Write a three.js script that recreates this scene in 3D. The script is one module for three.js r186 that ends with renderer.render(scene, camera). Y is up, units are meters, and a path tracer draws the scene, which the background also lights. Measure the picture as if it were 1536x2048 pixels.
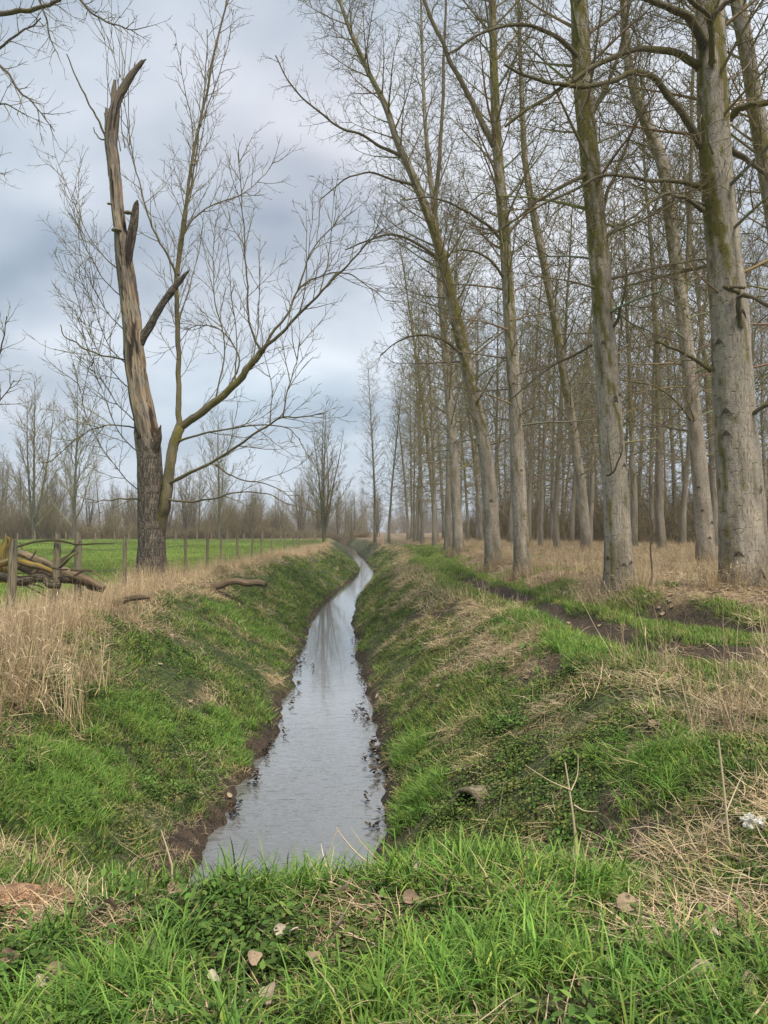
import * as THREE from 'three';
import { ImprovedNoise } from 'three/addons/math/ImprovedNoise.js';
import { mergeGeometries } from 'three/addons/utils/BufferGeometryUtils.js';

// ------------------------------------------------------------------ camera, sky, sun, exposure
const scene = new THREE.Scene();
const renderer = new THREE.WebGLRenderer({ antialias: true });
renderer.toneMapping = THREE.LinearToneMapping;
renderer.toneMappingExposure = 3.0;
renderer.shadowMap.enabled = true;
const FPX = 1538, EYE = 1.5;                       // focal length in photograph pixels, eye height in metres
const camera = new THREE.PerspectiveCamera(2 * Math.atan(1024 / FPX) * 180 / Math.PI, 768 / 1024, 0.05, 3000);
camera.position.set(0, EYE, 0);
camera.rotation.x = Math.atan(38 / FPX);           // tilted up a little: the horizon lies just below the middle
camera.updateMatrixWorld(true);
scene.add(camera);

const noiseMaker = new ImprovedNoise();
const n3 = (x, y, z) => noiseMaker.noise(x, y, z);
const n2 = (x, y, s = 0) => noiseMaker.noise(x, y, s * 7.31 + 0.5);
function fbm(x, y, s = 0, oct = 4) { let a = 1, v = 0, t = 0; for (let i = 0; i < oct; i++) { v += a * n2(x, y, s + i * 3); t += a; a *= 0.5; x *= 2.03; y *= 2.03; } return v / t; }
const clamp = (x, a = 0, b = 1) => Math.min(b, Math.max(a, x));
const sstep = (a, b, x) => { const t = clamp((x - a) / (b - a)); return t * t * (3 - 2 * t); };
const lerp = (a, b, t) => a + (b - a) * t;
function rng(seed) { let a = seed >>> 0; return () => { a = (a + 0x6D2B79F5) | 0; let t = Math.imul(a ^ (a >>> 15), 1 | a); t = (t + Math.imul(t ^ (t >>> 7), 61 | t)) ^ t; return ((t ^ (t >>> 14)) >>> 0) / 4294967296; }; }

{ // one overcast sky: soft layered cloud, a little blue between
  const W = 1024, H = 512, data = new Float32Array(W * H * 4);
  for (let j = 0; j < H; j++) for (let i = 0; i < W; i++) {
    const el = ((j + 0.5) / H - 0.5) * Math.PI, az = ((i + 0.5) / W - 0.5) * 2 * Math.PI;
    const y = Math.sin(el), c = Math.cos(el), dx = Math.cos(az) * c, dz = Math.sin(az) * c;
    const yy = Math.max(y, 0) + 0.30, px = dx / yy, pz = dz / yy;
    const big = fbm(px * 0.9 + 4.2, pz * 0.9 + 7.1, 1, 4), mid = fbm(px * 2.1 + 1.3 + big, pz * 2.6 - 3.7, 5, 5);
    const k = clamp(0.54 + big * 1.35 + mid * 1.0);                 // 0 thick grey-blue cloud, 1 thin bright cloud
    const veil = clamp(0.5 + fbm(px * 0.7 - 9.1, pz * 0.7 + 2.2, 9, 3) * 1.5); // lilac-white cloud against blue-grey
    let r = lerp(0.122, 0.292, k), g = lerp(0.152, 0.314, k), b = lerp(0.19, 0.345, k);
    r *= lerp(0.93, 1.06, veil); b *= lerp(1.02, 0.98, veil);
    const low = 1 - sstep(0.02, 0.2, y); r = lerp(r, 0.235, low * 0.5); g = lerp(g, 0.262, low * 0.5); b = lerp(b, 0.295, low * 0.5);
    if (y < 0) { r = 0.1; g = 0.105; b = 0.1; }
    const o = (j * W + i) * 4; data[o] = r; data[o + 1] = g; data[o + 2] = b; data[o + 3] = 1;
  }
  const sky = new THREE.DataTexture(data, W, H, THREE.RGBAFormat, THREE.FloatType);
  sky.mapping = THREE.EquirectangularReflectionMapping; sky.magFilter = THREE.LinearFilter; sky.minFilter = THREE.LinearFilter; sky.needsUpdate = true;
  scene.background = sky; scene.environment = sky;
}
const sun = new THREE.DirectionalLight(0xfff4e4, 1.5);
sun.position.set(20, 58, 16); sun.target.position.set(0, 0, -12);
sun.castShadow = true; sun.shadow.radius = 34; sun.shadow.mapSize.set(2048, 2048);
Object.assign(sun.shadow.camera, { left: -60, right: 60, top: 60, bottom: -60, near: 1, far: 200 });
scene.add(sun, sun.target);
scene.fog = new THREE.FogExp2(0xccd4dc, 0.0005);

// ------------------------------------------------------------------ helpers
const V = (x, y, z) => new THREE.Vector3(x, y, z);
const inv = camera.matrixWorld.clone();
function P(px, py, d) {                             // the point seen at that pixel of the photograph, d metres ahead
  const v = V((px - 768) / FPX, (1024 - py) / FPX, -1).transformDirection(inv);
  return v.multiplyScalar(d / -v.z).add(camera.position);
}
const used = {};
function numbered(name) { const k = used[name] = (used[name] ?? -1) + 1; return k ? `${name}_${String(k).padStart(3, '0')}` : name; }
function shade(o) { o.traverse(c => { if (c.isMesh) { c.castShadow = true; c.receiveShadow = true; } }); return o; }
function thing(name, label, category, pos = V(0, 0, 0), group, kind) {
  const o = new THREE.Group(); o.name = numbered(name); o.position.copy(pos); scene.add(o);
  o.userData = { label }; if (category) o.userData.category = category; if (group) o.userData.group = group; if (kind) o.userData.kind = kind;
  return o;
}
function part(name, geo, mat, parent, extra) { const m = new THREE.Mesh(geo, mat); m.name = name; m.castShadow = m.receiveShadow = true; if (extra) Object.assign(m.userData, extra); parent.add(m); return m; }
const lin = (r, g, b) => new THREE.Color().setRGB(r, g, b);

class Geo {                                         // collects tubes, strips and leaves into one indexed geometry
  constructor() { this.p = []; this.n = []; this.u = []; this.c = []; this.i = []; }
  tube(pts, rad, sides, color, cap = false, wobble = null, uRep = 1) {
    const N = pts.length; if (N < 2) return; const base = this.p.length / 3;
    const t = V(0, 0, 0), a = V(0, 0, 0), b = V(0, 0, 0), nrm = V(0, 0, 0);
    t.subVectors(pts[1], pts[0]).normalize();
    a.set(0, 0, 1); if (Math.abs(t.z) > 0.9) a.set(1, 0, 0); a.addScaledVector(t, -a.dot(t)).normalize();
    let len = 0;
    for (let k = 0; k < N; k++) {
      if (k) len += pts[k].distanceTo(pts[k - 1]);
      t.subVectors(pts[Math.min(N - 1, k + 1)], pts[Math.max(0, k - 1)]).normalize();
      a.addScaledVector(t, -a.dot(t)).normalize(); b.crossVectors(t, a);
      for (let s = 0; s <= sides; s++) {
        const th = s / sides * Math.PI * 2, ct = Math.cos(th), st = Math.sin(th);
        nrm.copy(a).multiplyScalar(ct).addScaledVector(b, st);
        let r = rad[k]; if (wobble) r *= wobble(k / (N - 1), th, len);
        this.p.push(pts[k].x + nrm.x * r, pts[k].y + nrm.y * r, pts[k].z + nrm.z * r);
        this.n.push(nrm.x, nrm.y, nrm.z); this.u.push(s / sides * uRep, len);
        const c = typeof color === 'function' ? color(k / (N - 1), th, len, pts[k], nrm) : color;
        this.c.push(c[0], c[1], c[2]);
      }
    }
    const w = sides + 1;
    for (let k = 0; k < N - 1; k++) for (let s = 0; s < sides; s++) { const q = base + k * w + s; this.i.push(q, q + 1, q + w, q + 1, q + w + 1, q + w); }
    if (cap) for (const e of [0, N - 1]) {
      const q = this.p.length / 3, at = pts[e]; t.subVectors(pts[e ? N - 1 : 0], pts[e ? N - 2 : 1]).normalize();
      this.p.push(at.x, at.y, at.z); this.n.push(t.x, t.y, t.z); this.u.push(0.5, len); const c = typeof color === 'function' ? color(e ? 1 : 0, 0, e ? len : 0, at, t) : color; this.c.push(...c);
      for (let s = 0; s < sides; s++) { const r = base + e * w + s; if (e) this.i.push(q, r, r + 1); else this.i.push(q, r + 1, r); }
    }
  }
  strip(pts, wid, side, color, fold = 0) {          // a flat tapered blade along pts, widening towards `side`
    const base = this.p.length / 3, N = pts.length, t = V(0, 0, 0), nn = V(0, 0, 0);
    for (let k = 0; k < N; k++) {
      t.subVectors(pts[Math.min(N - 1, k + 1)], pts[Math.max(0, k - 1)]).normalize(); nn.crossVectors(side, t).normalize();
      for (const s of [-1, 1]) { const q = pts[k]; this.p.push(q.x + side.x * wid[k] * s, q.y + side.y * wid[k] * s, q.z + side.z * wid[k] * s); this.n.push(nn.x, nn.y, nn.z); this.u.push((s + 1) / 2, k / (N - 1)); this.c.push(...color); }
    }
    for (let k = 0; k < N - 1; k++) { const q = base + k * 2; this.i.push(q, q + 1, q + 2, q + 1, q + 3, q + 2); }
  }
  fan(points, nrm, color) {                         // a leaf: a fan round its first point
    const base = this.p.length / 3;
    for (const q of points) { this.p.push(q.x, q.y, q.z); this.n.push(nrm.x, nrm.y, nrm.z); this.u.push(0.5, 0.5); this.c.push(...color); }
    for (let k = 1; k < points.length - 1; k++) this.i.push(base, base + k + 1, base + k);
  }
  build(shift) {
    const g = new THREE.BufferGeometry();
    g.setAttribute('position', new THREE.Float32BufferAttribute(this.p, 3)); g.setAttribute('normal', new THREE.Float32BufferAttribute(this.n, 3));
    g.setAttribute('uv', new THREE.Float32BufferAttribute(this.u, 2)); g.setAttribute('color', new THREE.Float32BufferAttribute(this.c, 3)); g.setIndex(this.i);
    if (shift) g.translate(-shift.x, -shift.y, -shift.z);
    return g;
  }
}
function spline(pts, steps) { const c = new THREE.CatmullRomCurve3(pts, false, 'centripetal'); return c.getPoints(steps); }
function interp(table, x) { let k = 0; while (k < table.length - 2 && x > table[k + 1][0]) k++; const [x0, ...a] = table[k], [x1, ...b] = table[k + 1]; const t = clamp((x - x0) / (x1 - x0)); const s = t * t * (3 - 2 * t) * 0.5 + t * 0.5; return a.map((v, i) => lerp(v, b[i], s)); }

// ------------------------------------------------------------------ textures (grain of materials, all tiling)
function tex(w, h, f, srgb = true, rep = [1, 1]) {
  const d = new Uint8Array(w * h * 4), enc = v => Math.round(255 * clamp(srgb ? (v <= 0.0031308 ? v * 12.92 : 1.055 * v ** (1 / 2.4) - 0.055) : v));
  for (let j = 0; j < h; j++) for (let i = 0; i < w; i++) { const c = f(i / w, j / h), o = (j * w + i) * 4; d[o] = enc(c[0]); d[o + 1] = enc(c[1]); d[o + 2] = enc(c[2]); d[o + 3] = 255; }
  const t = new THREE.DataTexture(d, w, h); t.wrapS = t.wrapT = THREE.RepeatWrapping; t.magFilter = t.minFilter = THREE.LinearFilter; if (srgb) t.colorSpace = THREE.SRGBColorSpace; t.repeat.set(...rep); t.needsUpdate = true; return t;
}
function pn(u, v, fx, fy, seed) {                    // periodic noise on the unit square
  const wrap = (i, n) => ((i % n) + n) % n, hash = (i, j) => { let h = Math.imul(i + 1, 374761393) ^ Math.imul(j + 1, 668265263) ^ Math.imul(seed + 1, 1274126177); h = Math.imul(h ^ (h >>> 13), 1274126177); return ((h ^ (h >>> 16)) >>> 0) / 4294967296; };
  const x = u * fx, y = v * fy, i = Math.floor(x), j = Math.floor(y), a = x - i, b = y - j, s = a * a * (3 - 2 * a), t = b * b * (3 - 2 * b);
  return lerp(lerp(hash(wrap(i, fx), wrap(j, fy)), hash(wrap(i + 1, fx), wrap(j, fy)), s), lerp(hash(wrap(i, fx), wrap(j + 1, fy)), hash(wrap(i + 1, fx), wrap(j + 1, fy)), s), t);
}
// pale poplar bark: smooth grey with fine fissures, rows of lenticels and dark chevron scars
const scars = []; { const r = rng(11); for (let k = 0; k < 13; k++) scars.push([r(), r(), 0.05 + r() * 0.1, 0.014 + r() * 0.02]); }
function barkHeight(u, v) {
  let h = 0.62 + 0.26 * (pn(u, v, 40, 14, 1) - 0.5) + 0.22 * (pn(u, v, 90, 22, 2) - 0.5) + 0.2 * (pn(u, v, 160, 160, 3) - 0.5);
  const row = pn(u * 0.999, v, 6, 40, 5), dash = pn(u, v, 60, 90, 6); if (row > 0.6 && dash > 0.62) h -= 0.26 * sstep(0.6, 0.75, dash);
  const fiss = Math.abs(pn(u, v, 28, 5, 7) - 0.5) * 2; h -= 0.28 * (1 - sstep(0, 0.12, fiss)) * sstep(0.35, 0.65, pn(u, v, 5, 4, 8));
  for (const [su, sv, sw, sh] of scars) { let du = Math.abs(u - su); du = Math.min(du, 1 - du); let dv = v - sv; dv -= Math.round(dv); const line = dv + du * 0.42; if (du < sw) h -= 0.5 * (1 - sstep(0, sh * 0.5, Math.abs(line))) * (1 - du / sw); const eye = Math.hypot(du * 1.4, dv * 0.8 + 0.006); if (eye < 0.018) h -= 0.4 * (1 - eye / 0.018); }
  return clamp(h);
}
const barkMap = tex(512, 1024, (u, v) => { const h = barkHeight(u, v), t = pn(u, v, 7, 9, 21) - 0.5, k = lerp(0.24, 1.2, h); return [k * (0.9 + 0.12 * t), k * (0.88 + 0.1 * t), k * (0.86 + 0.02 * t)]; });
const barkBump = tex(512, 1024, (u, v) => { const h = barkHeight(u, v); return [h, h, h]; }, false);
// deeply furrowed bark of the old trunk
function furrow(u, v) { const w = u + 0.02 * (pn(u, v, 6, 8, 31) - 0.5); const a = Math.abs(pn(w, v, 26, 5, 32) - 0.5) * 2, b = Math.abs(pn(w, v, 44, 11, 33) - 0.5) * 2; return clamp(0.12 + 0.62 * sstep(0.02, 0.42, a) * sstep(0, 0.3, b) + 0.35 * pn(u, v, 90, 60, 34) * a); }
const furrowMap = tex(512, 1024, (u, v) => { const h = furrow(u, v), k = lerp(0.16, 1.1, h), t = pn(u, v, 8, 8, 36); return [k, k * (0.93 + 0.04 * t), k * (0.85 + 0.07 * t)]; });
const furrowBump = tex(512, 1024, (u, v) => { const h = furrow(u, v); return [h, h, h]; }, false);
// bare weathered wood: long streaks and cracks
function woodH(u, v) { const w = u + 0.015 * (pn(u, v, 3, 5, 41) - 0.5); const c = Math.abs(pn(w, v, 16, 2, 42) - 0.5) * 2; return clamp(0.35 + 0.5 * pn(w, v, 70, 3, 43) + 0.2 * (pn(w, v, 140, 12, 44) - 0.5) - 0.5 * (1 - sstep(0, 0.1, c))); }
const woodMap = tex(512, 1024, (u, v) => { const h = woodH(u, v), t = pn(u, v, 6, 5, 45), g = sstep(0.35, 0.8, pn(u, v, 9, 3, 46)), k = lerp(0.3, 1.12, h); return [k * lerp(1, 0.78, g), k * lerp(0.85 + 0.06 * t, 0.76, g), k * lerp(0.66 + 0.1 * t, 0.71, g)]; });
const woodBump = tex(512, 1024, (u, v) => { const h = woodH(u, v); return [h, h, h]; }, false);
// soil and litter grain, 2 m square
const soilF = (u, v) => { const a = pn(u, v, 64, 64, 51), b = pn(u, v, 160, 160, 52), c = pn(u, v, 12, 12, 53), d = pn(u, v, 300, 300, 54); return 0.25 * a + 0.3 * b + 0.15 * c + 0.3 * d; };
const soilMap = tex(1024, 1024, (u, v) => { const h = soilF(u, v), k = lerp(0.2, 1.75, sstep(0.2, 0.8, h)), t = pn(u, v, 90, 90, 55); return [k * (0.92 + 0.16 * t), k, k * (1.02 - 0.12 * t)].map(x => x * 0.62); });
const soilBump = tex(1024, 1024, (u, v) => { const h = soilF(u, v); return [h, h, h]; }, false);
const rippleBump = tex(1024, 1024, (u, v) => { const w = v + 0.03 * pn(u, v, 5, 5, 60); const h = 0.38 * pn(u, w, 7, 26, 61) + 0.3 * pn(u, w, 17, 58, 62) + 0.2 * pn(u, w, 40, 110, 63) + 0.12 * pn(u, v, 90, 160, 64); return [h, h, h]; }, false);

const M = {
  bark: new THREE.MeshStandardMaterial({ map: barkMap, bumpMap: barkBump, bumpScale: 0.018, roughness: 0.92, vertexColors: true }),
  furrow: new THREE.MeshStandardMaterial({ map: furrowMap, bumpMap: furrowBump, bumpScale: 0.035, roughness: 0.95, vertexColors: true }),
  wood: new THREE.MeshStandardMaterial({ map: woodMap, bumpMap: woodBump, bumpScale: 0.02, roughness: 0.85, vertexColors: true }),
  twig: new THREE.MeshStandardMaterial({ roughness: 0.9, vertexColors: true }),
  soil: new THREE.MeshStandardMaterial({ map: soilMap, bumpMap: soilBump, bumpScale: 0.03, roughness: 1, vertexColors: true }),
  water: new THREE.MeshPhysicalMaterial({ color: lin(0.165, 0.17, 0.168), roughness: 0.09, ior: 1.4, bumpMap: rippleBump, bumpScale: 0.021, clearcoat: 1, clearcoatRoughness: 0.05 }),
  grass: new THREE.MeshPhysicalMaterial({ color: 0xffffff, roughness: 0.7, specularIntensity: 0.45, vertexColors: true, transmission: 0.3, thickness: 0, side: THREE.DoubleSide }),
  leaf: new THREE.MeshPhysicalMaterial({ color: 0xffffff, roughness: 0.75, specularIntensity: 0.5, vertexColors: true, side: THREE.DoubleSide }),
  straw: new THREE.MeshStandardMaterial({ color: 0xffffff, roughness: 0.8, vertexColors: true, side: THREE.DoubleSide }),
  concrete: new THREE.MeshStandardMaterial({ map: soilMap, bumpMap: soilBump, bumpScale: 0.008, color: lin(0.27, 0.235, 0.15), roughness: 0.95 }),
  stone: new THREE.MeshStandardMaterial({ map: soilMap, bumpMap: soilBump, bumpScale: 0.02, color: lin(0.85, 0.52, 0.31), roughness: 0.9 }),
  paper: new THREE.MeshStandardMaterial({ map: soilMap, color: lin(1, 1, 0.96), roughness: 0.8, side: THREE.DoubleSide }),
  wire: new THREE.MeshStandardMaterial({ color: lin(0.2, 0.19, 0.18), roughness: 0.5, metalness: 0.8 }),
  fungus: new THREE.MeshStandardMaterial({ roughness: 0.9, vertexColors: true }),
};

// ------------------------------------------------------------------ the lie of the land
const WATER = -1.4;
const DITCH = [[-20, -0.9, 0.76], [7, -0.84, 0.76], [8.3, -0.79, 0.79], [10.2, -0.8, 0.73], [13.2, -0.96, 0.7], [18.7, -1.31, 0.67], [25, -1.66, 0.64], [32, -1.72, 0.58], [50, -1.15, 0.56], [58, -1.3, 0.55], [75, -2.4, 0.55], [103, -4.2, 0.55], [194, -10.5, 0.6], [320, -19, 0.6]];
const RUT_NEAR = [[7.9, 9], [8.3, 5.4], [8.6, 3.9], [9.2, 3.2], [11.9, 2.95], [14.6, 2.78], [17.4, 2.6], [21.6, 2.28], [30, 2.0], [45, 2.3], [70, 1.4], [110, -0.6]];
const RUT_FAR = [[9.4, 9], [10.1, 5.3], [11.1, 4.6], [12.9, 4.05], [15, 3.75], [21.6, 3.35], [30, 3.2], [45, 3.5], [70, 2.8], [110, 0.9]];
const runL = d => 2.55 + 0.5 * n2(d * 0.13, 3.1) + 0.25 * n2(d * 0.5, 1.7), runR = d => 2.0 + 0.4 * n2(d * 0.15, 9.3) + 0.2 * n2(d * 0.6, 4.4);
const damEdge = x => 3.42 - 0.12 * x * x * (x > 0 ? 1.2 : 0.25) + 0.12 * n2(x * 1.7, 2.2);
function ditchAt(x, d) { const [c, hw] = interp(DITCH, d), jag = 0.12 * n2(d * 1.1, x > c ? 5 : 8) + 0.09 * n2(d * 2.7, x > c ? 15 : 18) + 0.04 * n2(d * 7.3, x > c ? 25 : 28); const s = x - c; return { s, e: Math.abs(s) - hw - jag, t: (Math.abs(s) - hw - jag) / (s < 0 ? runL(d) : runR(d)) }; }
function rutDist(table, x, d) { // sideways distance to a wheel rut that bends off to the right
  let best = 99; for (let k = 0; k < table.length - 1; k++) { const [d0, x0] = table[k], [d1, x1] = table[k + 1]; if (d < Math.min(d0, d1) - 2 || d > Math.max(d0, d1) + 2) continue; const ex = x1 - x0, ed = d1 - d0, t = clamp(((x - x0) * ex + (d - d0) * ed) / (ex * ex + ed * ed)); best = Math.min(best, Math.hypot(x - x0 - t * ex, d - d0 - t * ed)); } return best;
}
let PIPE = null;
function heightAt(x, d) {
  const q = ditchAt(x, d), far = 1 - sstep(240, 320, d);
  let top = x < 0 ? 0.1 : 0.08 + 0.34 * sstep(3.5, 4.6, x - 0.6 * sstep(14, 9, d) * 3) * sstep(9.5, 12.5, d + (x - 5) * 0.2);
  top += 0.05 * fbm(x * 0.35, d * 0.35, 2, 3) + 0.035 * fbm(x * 1.6, d * 1.6, 4, 3) * (1 - sstep(60, 120, d));
  if (x > 0.5 && x < 12 && d > 6 && d < 110) { const w = 1 - sstep(60, 100, d); for (const T of [RUT_NEAR, RUT_FAR]) { const r = rutDist(T, x, d); top += w * (-0.11 * (1 - sstep(0.15, 0.5, r)) + 0.04 * (1 - sstep(0, 0.25, Math.abs(r - 0.62)))); } }
  if (x < -3 && x > -7 && d < 40) top += 0.08 * (1 - sstep(0.4, 1.6, Math.abs(x + 4.6)));
  if (d > 10 && x > 4.5) { const m = Math.hypot(x - 6.4, d - 13.7); top += 0.16 * (1 - sstep(0.3, 1.5, m)); }
  let h = top;
  if (q.t < 1.25 && far > 0) {
    let k;
    if (q.e <= 0) k = -0.28 + 0.0; else k = 0.07 * sstep(0, 0.1, q.e) + 0.93 * clamp(0.25 * (1 - (1 - clamp(q.t)) ** 2) + 0.75 * clamp(q.t));
    const bottom = WATER - 0.06; let g = q.e <= 0 ? WATER - 0.06 - 0.35 * sstep(0, 0.35, -q.e) : lerp(bottom, top, clamp(k));
    if (q.e > 0) g += (0.2 * fbm(x * 1.2, d * 0.9, 6, 4) + 0.13 * fbm(x * 3.6, d * 3.6, 7, 3)) * sstep(0, 0.5, q.t) * (1 - 0.7 * sstep(0.9, 1.25, q.t));
    h = lerp(top, g, far);
  }
  if (d < 8) { // the earth crossing the photographer stands on
    const e = damEdge(x), w = 1 - sstep(-0.15, 1.75, d - e), dam = 0.02 + 0.07 * fbm(x * 0.9, d * 0.9, 12, 4) - 0.10 * sstep(1.6, 3.3, d) + 0.07 * (1 - sstep(0.1, 0.6, Math.hypot(x - 0.45, (d - 3.3) * 1.2)));
    h = lerp(h, dam, w * (1 - 0.0));
  }
  if (PIPE && d > 5 && d < 9) { const bx = x - PIPE.x + 0.19, bz = d + PIPE.z + 0.23, r0 = Math.hypot(bx, bz), floor = PIPE.y - 0.13 + 0.3 * Math.max(0, r0 - 0.1), w = 1 - sstep(0.22, 0.34, r0); if (h > floor) h = lerp(h, floor, w); }
  return h;
}
{ let d = 5.2, p; do { d += 0.02; p = P(930, 1617, d); } while (p.y > heightAt(p.x, d) - 0.01 && d < 9); PIPE = p; }   // the drain mouth, where that line of sight meets the bank
function normalAt(x, d) { const e = 0.12, hx = heightAt(x + e, d) - heightAt(x - e, d), hd = heightAt(x, d + e) - heightAt(x, d - e); return V(-hx, 2 * e, hd).normalize(); }

// what grows where: shares of mud, green, dry straw, brown litter
const inField = (x, d) => x < -6.2 + 0.0 * d && d > 3;
function zone(x, d) {
  const q = ditchAt(x, d), n = fbm(x * 0.55, d * 0.45, 20, 4), n_ = fbm(x * 1.4 + 9, d * 1.2, 25, 3), z = { mud: 0, green: 0, straw: 0, litter: 0, moss: 0, field: 0, ivy: 0 };
  const nearDam = 1 - sstep(0.3, 1.3, d - damEdge(x));
  if (d < 6 && nearDam > 0.5) { z.green = 1; z.litter = 0.35; z.ivy = clamp(0.35 + n * 1.5); return z; }
  if (inField(x, d) && !(q.t < 1.2)) { const fence = -6.0 - x; z.field = sstep(0, 0.7, fence + n * 0.9); z.straw = 1 - z.field; if (x < -5 && d > 112) { z.litter = sstep(112, 122, d); z.field *= 1 - z.litter; } return z; }
  if (q.s < 0 && q.t < 1.02) {
    z.mud = (1 - sstep(0.02, 0.11, q.t + n_ * 0.12 - 0.04 * sstep(12, 7, d))); const up = sstep(0.72, 1.0, q.t + n * 0.4 + 0.18 * sstep(10, 7.5, d));
    z.straw = clamp(0.9 * up * (1 - sstep(22, 40, d) * 0.45) + 0.7 * sstep(0.2, 0.38, n_)) * (1 - z.mud); z.ivy = clamp(0.5 + n * 1.6) * (1 - z.mud) * (1 - z.straw * 0.8); z.green = (1 - z.mud) * (1 - z.straw * 0.75); return z;
  }
  if (q.s > 0 && q.t < 1.0) {
    z.mud = (1 - sstep(0.03, 0.13, q.t + n_ * 0.1)) + 0.9 * sstep(0.08, 0.28, fbm(x * 0.9 + 3, d * 0.6, 31, 3)) * sstep(0.25, 0.5, q.t) * (1 - sstep(16, 26, d)); z.mud = clamp(z.mud);
    const up = sstep(0.7, 0.95, q.t + n * 0.35);
    z.straw = clamp(0.7 * up * sstep(9.5, 12, d) + 0.8 * sstep(0.08, 0.36, n_ + 0.12 * (1 - sstep(10, 22, d)) * sstep(0.25, 0.6, q.t))) * (1 - 0.5 * z.mud);
    z.moss = clamp(0.5 - n * 1.3) * (1 - z.mud); z.ivy = clamp(0.22 + 0.2 * sstep(8, 6, d) - n * 1.5) * (1 - z.mud * 0.8) * (1 - 0.6 * z.straw); z.green = (1 - z.mud) * (1 - z.straw * 0.6) * (0.7 + 0.3 * sstep(20, 40, d) + 0.3 * (1 - sstep(0.1, 0.35, q.t))); return z;
  }
  if (x < 0) { z.straw = 0.9; z.litter = 0.5; return z; }
  const ra = rutDist(RUT_NEAR, x, d), rb = rutDist(RUT_FAR, x, d), j = n_ * 0.22;
  z.mud = clamp((1 - sstep(0.36, 0.62, ra + j)) * (1 - 0.8 * sstep(20, 32, d)) * clamp(1.2 + 1.6 * n2(x * 0.9, d * 0.7, 77)) + (1 - sstep(0.34, 0.6, rb + j)) * (1 - sstep(11.5, 14, d)) + 0.9 * (1 - sstep(0.5, 1.1, Math.hypot((x - 4.4) * 0.5, d - 8.7) + j)));
  const rows = [[7.9, 9, 9], [9, 5.4, 6.0], [11, 4.9, 5.7], [13, 4.2, 4.9], [16, 3.7, 4.3], [22, 3.4, 4.0], [30, 3.3, 3.8], [60, 3.9, 4.4], [110, 1.6, 2]];
  const edge = interp(rows, d), grove = sstep(edge[0], edge[1], x + n * 1.1) * sstep(9.5, 11.5, d);
  const gp = sstep(0.12, 0.4, fbm(x * 0.4 + 31, d * 0.3, 55, 3)); z.straw = grove * (1 - 0.6 * gp); z.litter = grove * (0.5 + 0.8 * sstep(0, 0.3, fbm(x * 0.7, d * 0.5, 57, 3))); z.green = (1 - grove) * (1 - z.mud) + 0.45 * gp * grove;
  if (d < 8.4 && x > 1.5) { const k = sstep(8.4, 7.6, d + n * 0.5); const st = sstep(-0.1, 0.25, n_ + 0.12 * sstep(5.6, 6.6, d)); z.straw = Math.max(z.straw, 0.75 * k * st); z.green *= 1 - 0.5 * k * st; z.ivy = 0.6 * k; }
  const rim = (1 - sstep(0.02, 0.22, q.t - 1 + n * 0.3)) * sstep(10, 13, d); z.straw = Math.max(z.straw, rim * 0.7); z.green *= 1 - 0.6 * rim;
  if (d > 70) { z.straw = Math.max(z.straw, sstep(70, 90, d)); }
  return z;
}
const PAL = { mud: [0.058, 0.04, 0.026], green: [0.055, 0.08, 0.022], straw: [0.27, 0.195, 0.105], litter: [0.14, 0.095, 0.056], moss: [0.06, 0.062, 0.022], field: [0.14, 0.28, 0.045], ivy: [0.04, 0.055, 0.018], soil: [0.06, 0.043, 0.028] };
function groundColor(x, d) {
  const z = zone(x, d); let r = 0, g = 0, b = 0, w = 0; const add = (k, s) => { const c = PAL[k]; r += c[0] * s; g += c[1] * s; b += c[2] * s; w += s; };
  add('soil', 0.12); for (const k of ['mud', 'green', 'straw', 'litter', 'moss', 'field', 'ivy']) if (z[k] > 0) add(k, z[k] * (k === 'mud' ? 2 : 1));
  const v = 1 + 0.28 * fbm(x * 3, d * 3, 40, 2) + 0.2 * fbm(x * 0.21, d * 0.15, 44, 3);
  return [r / w * v * 1.45, g / w * v * 1.45, b / w * v * 1.45];
}
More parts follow.
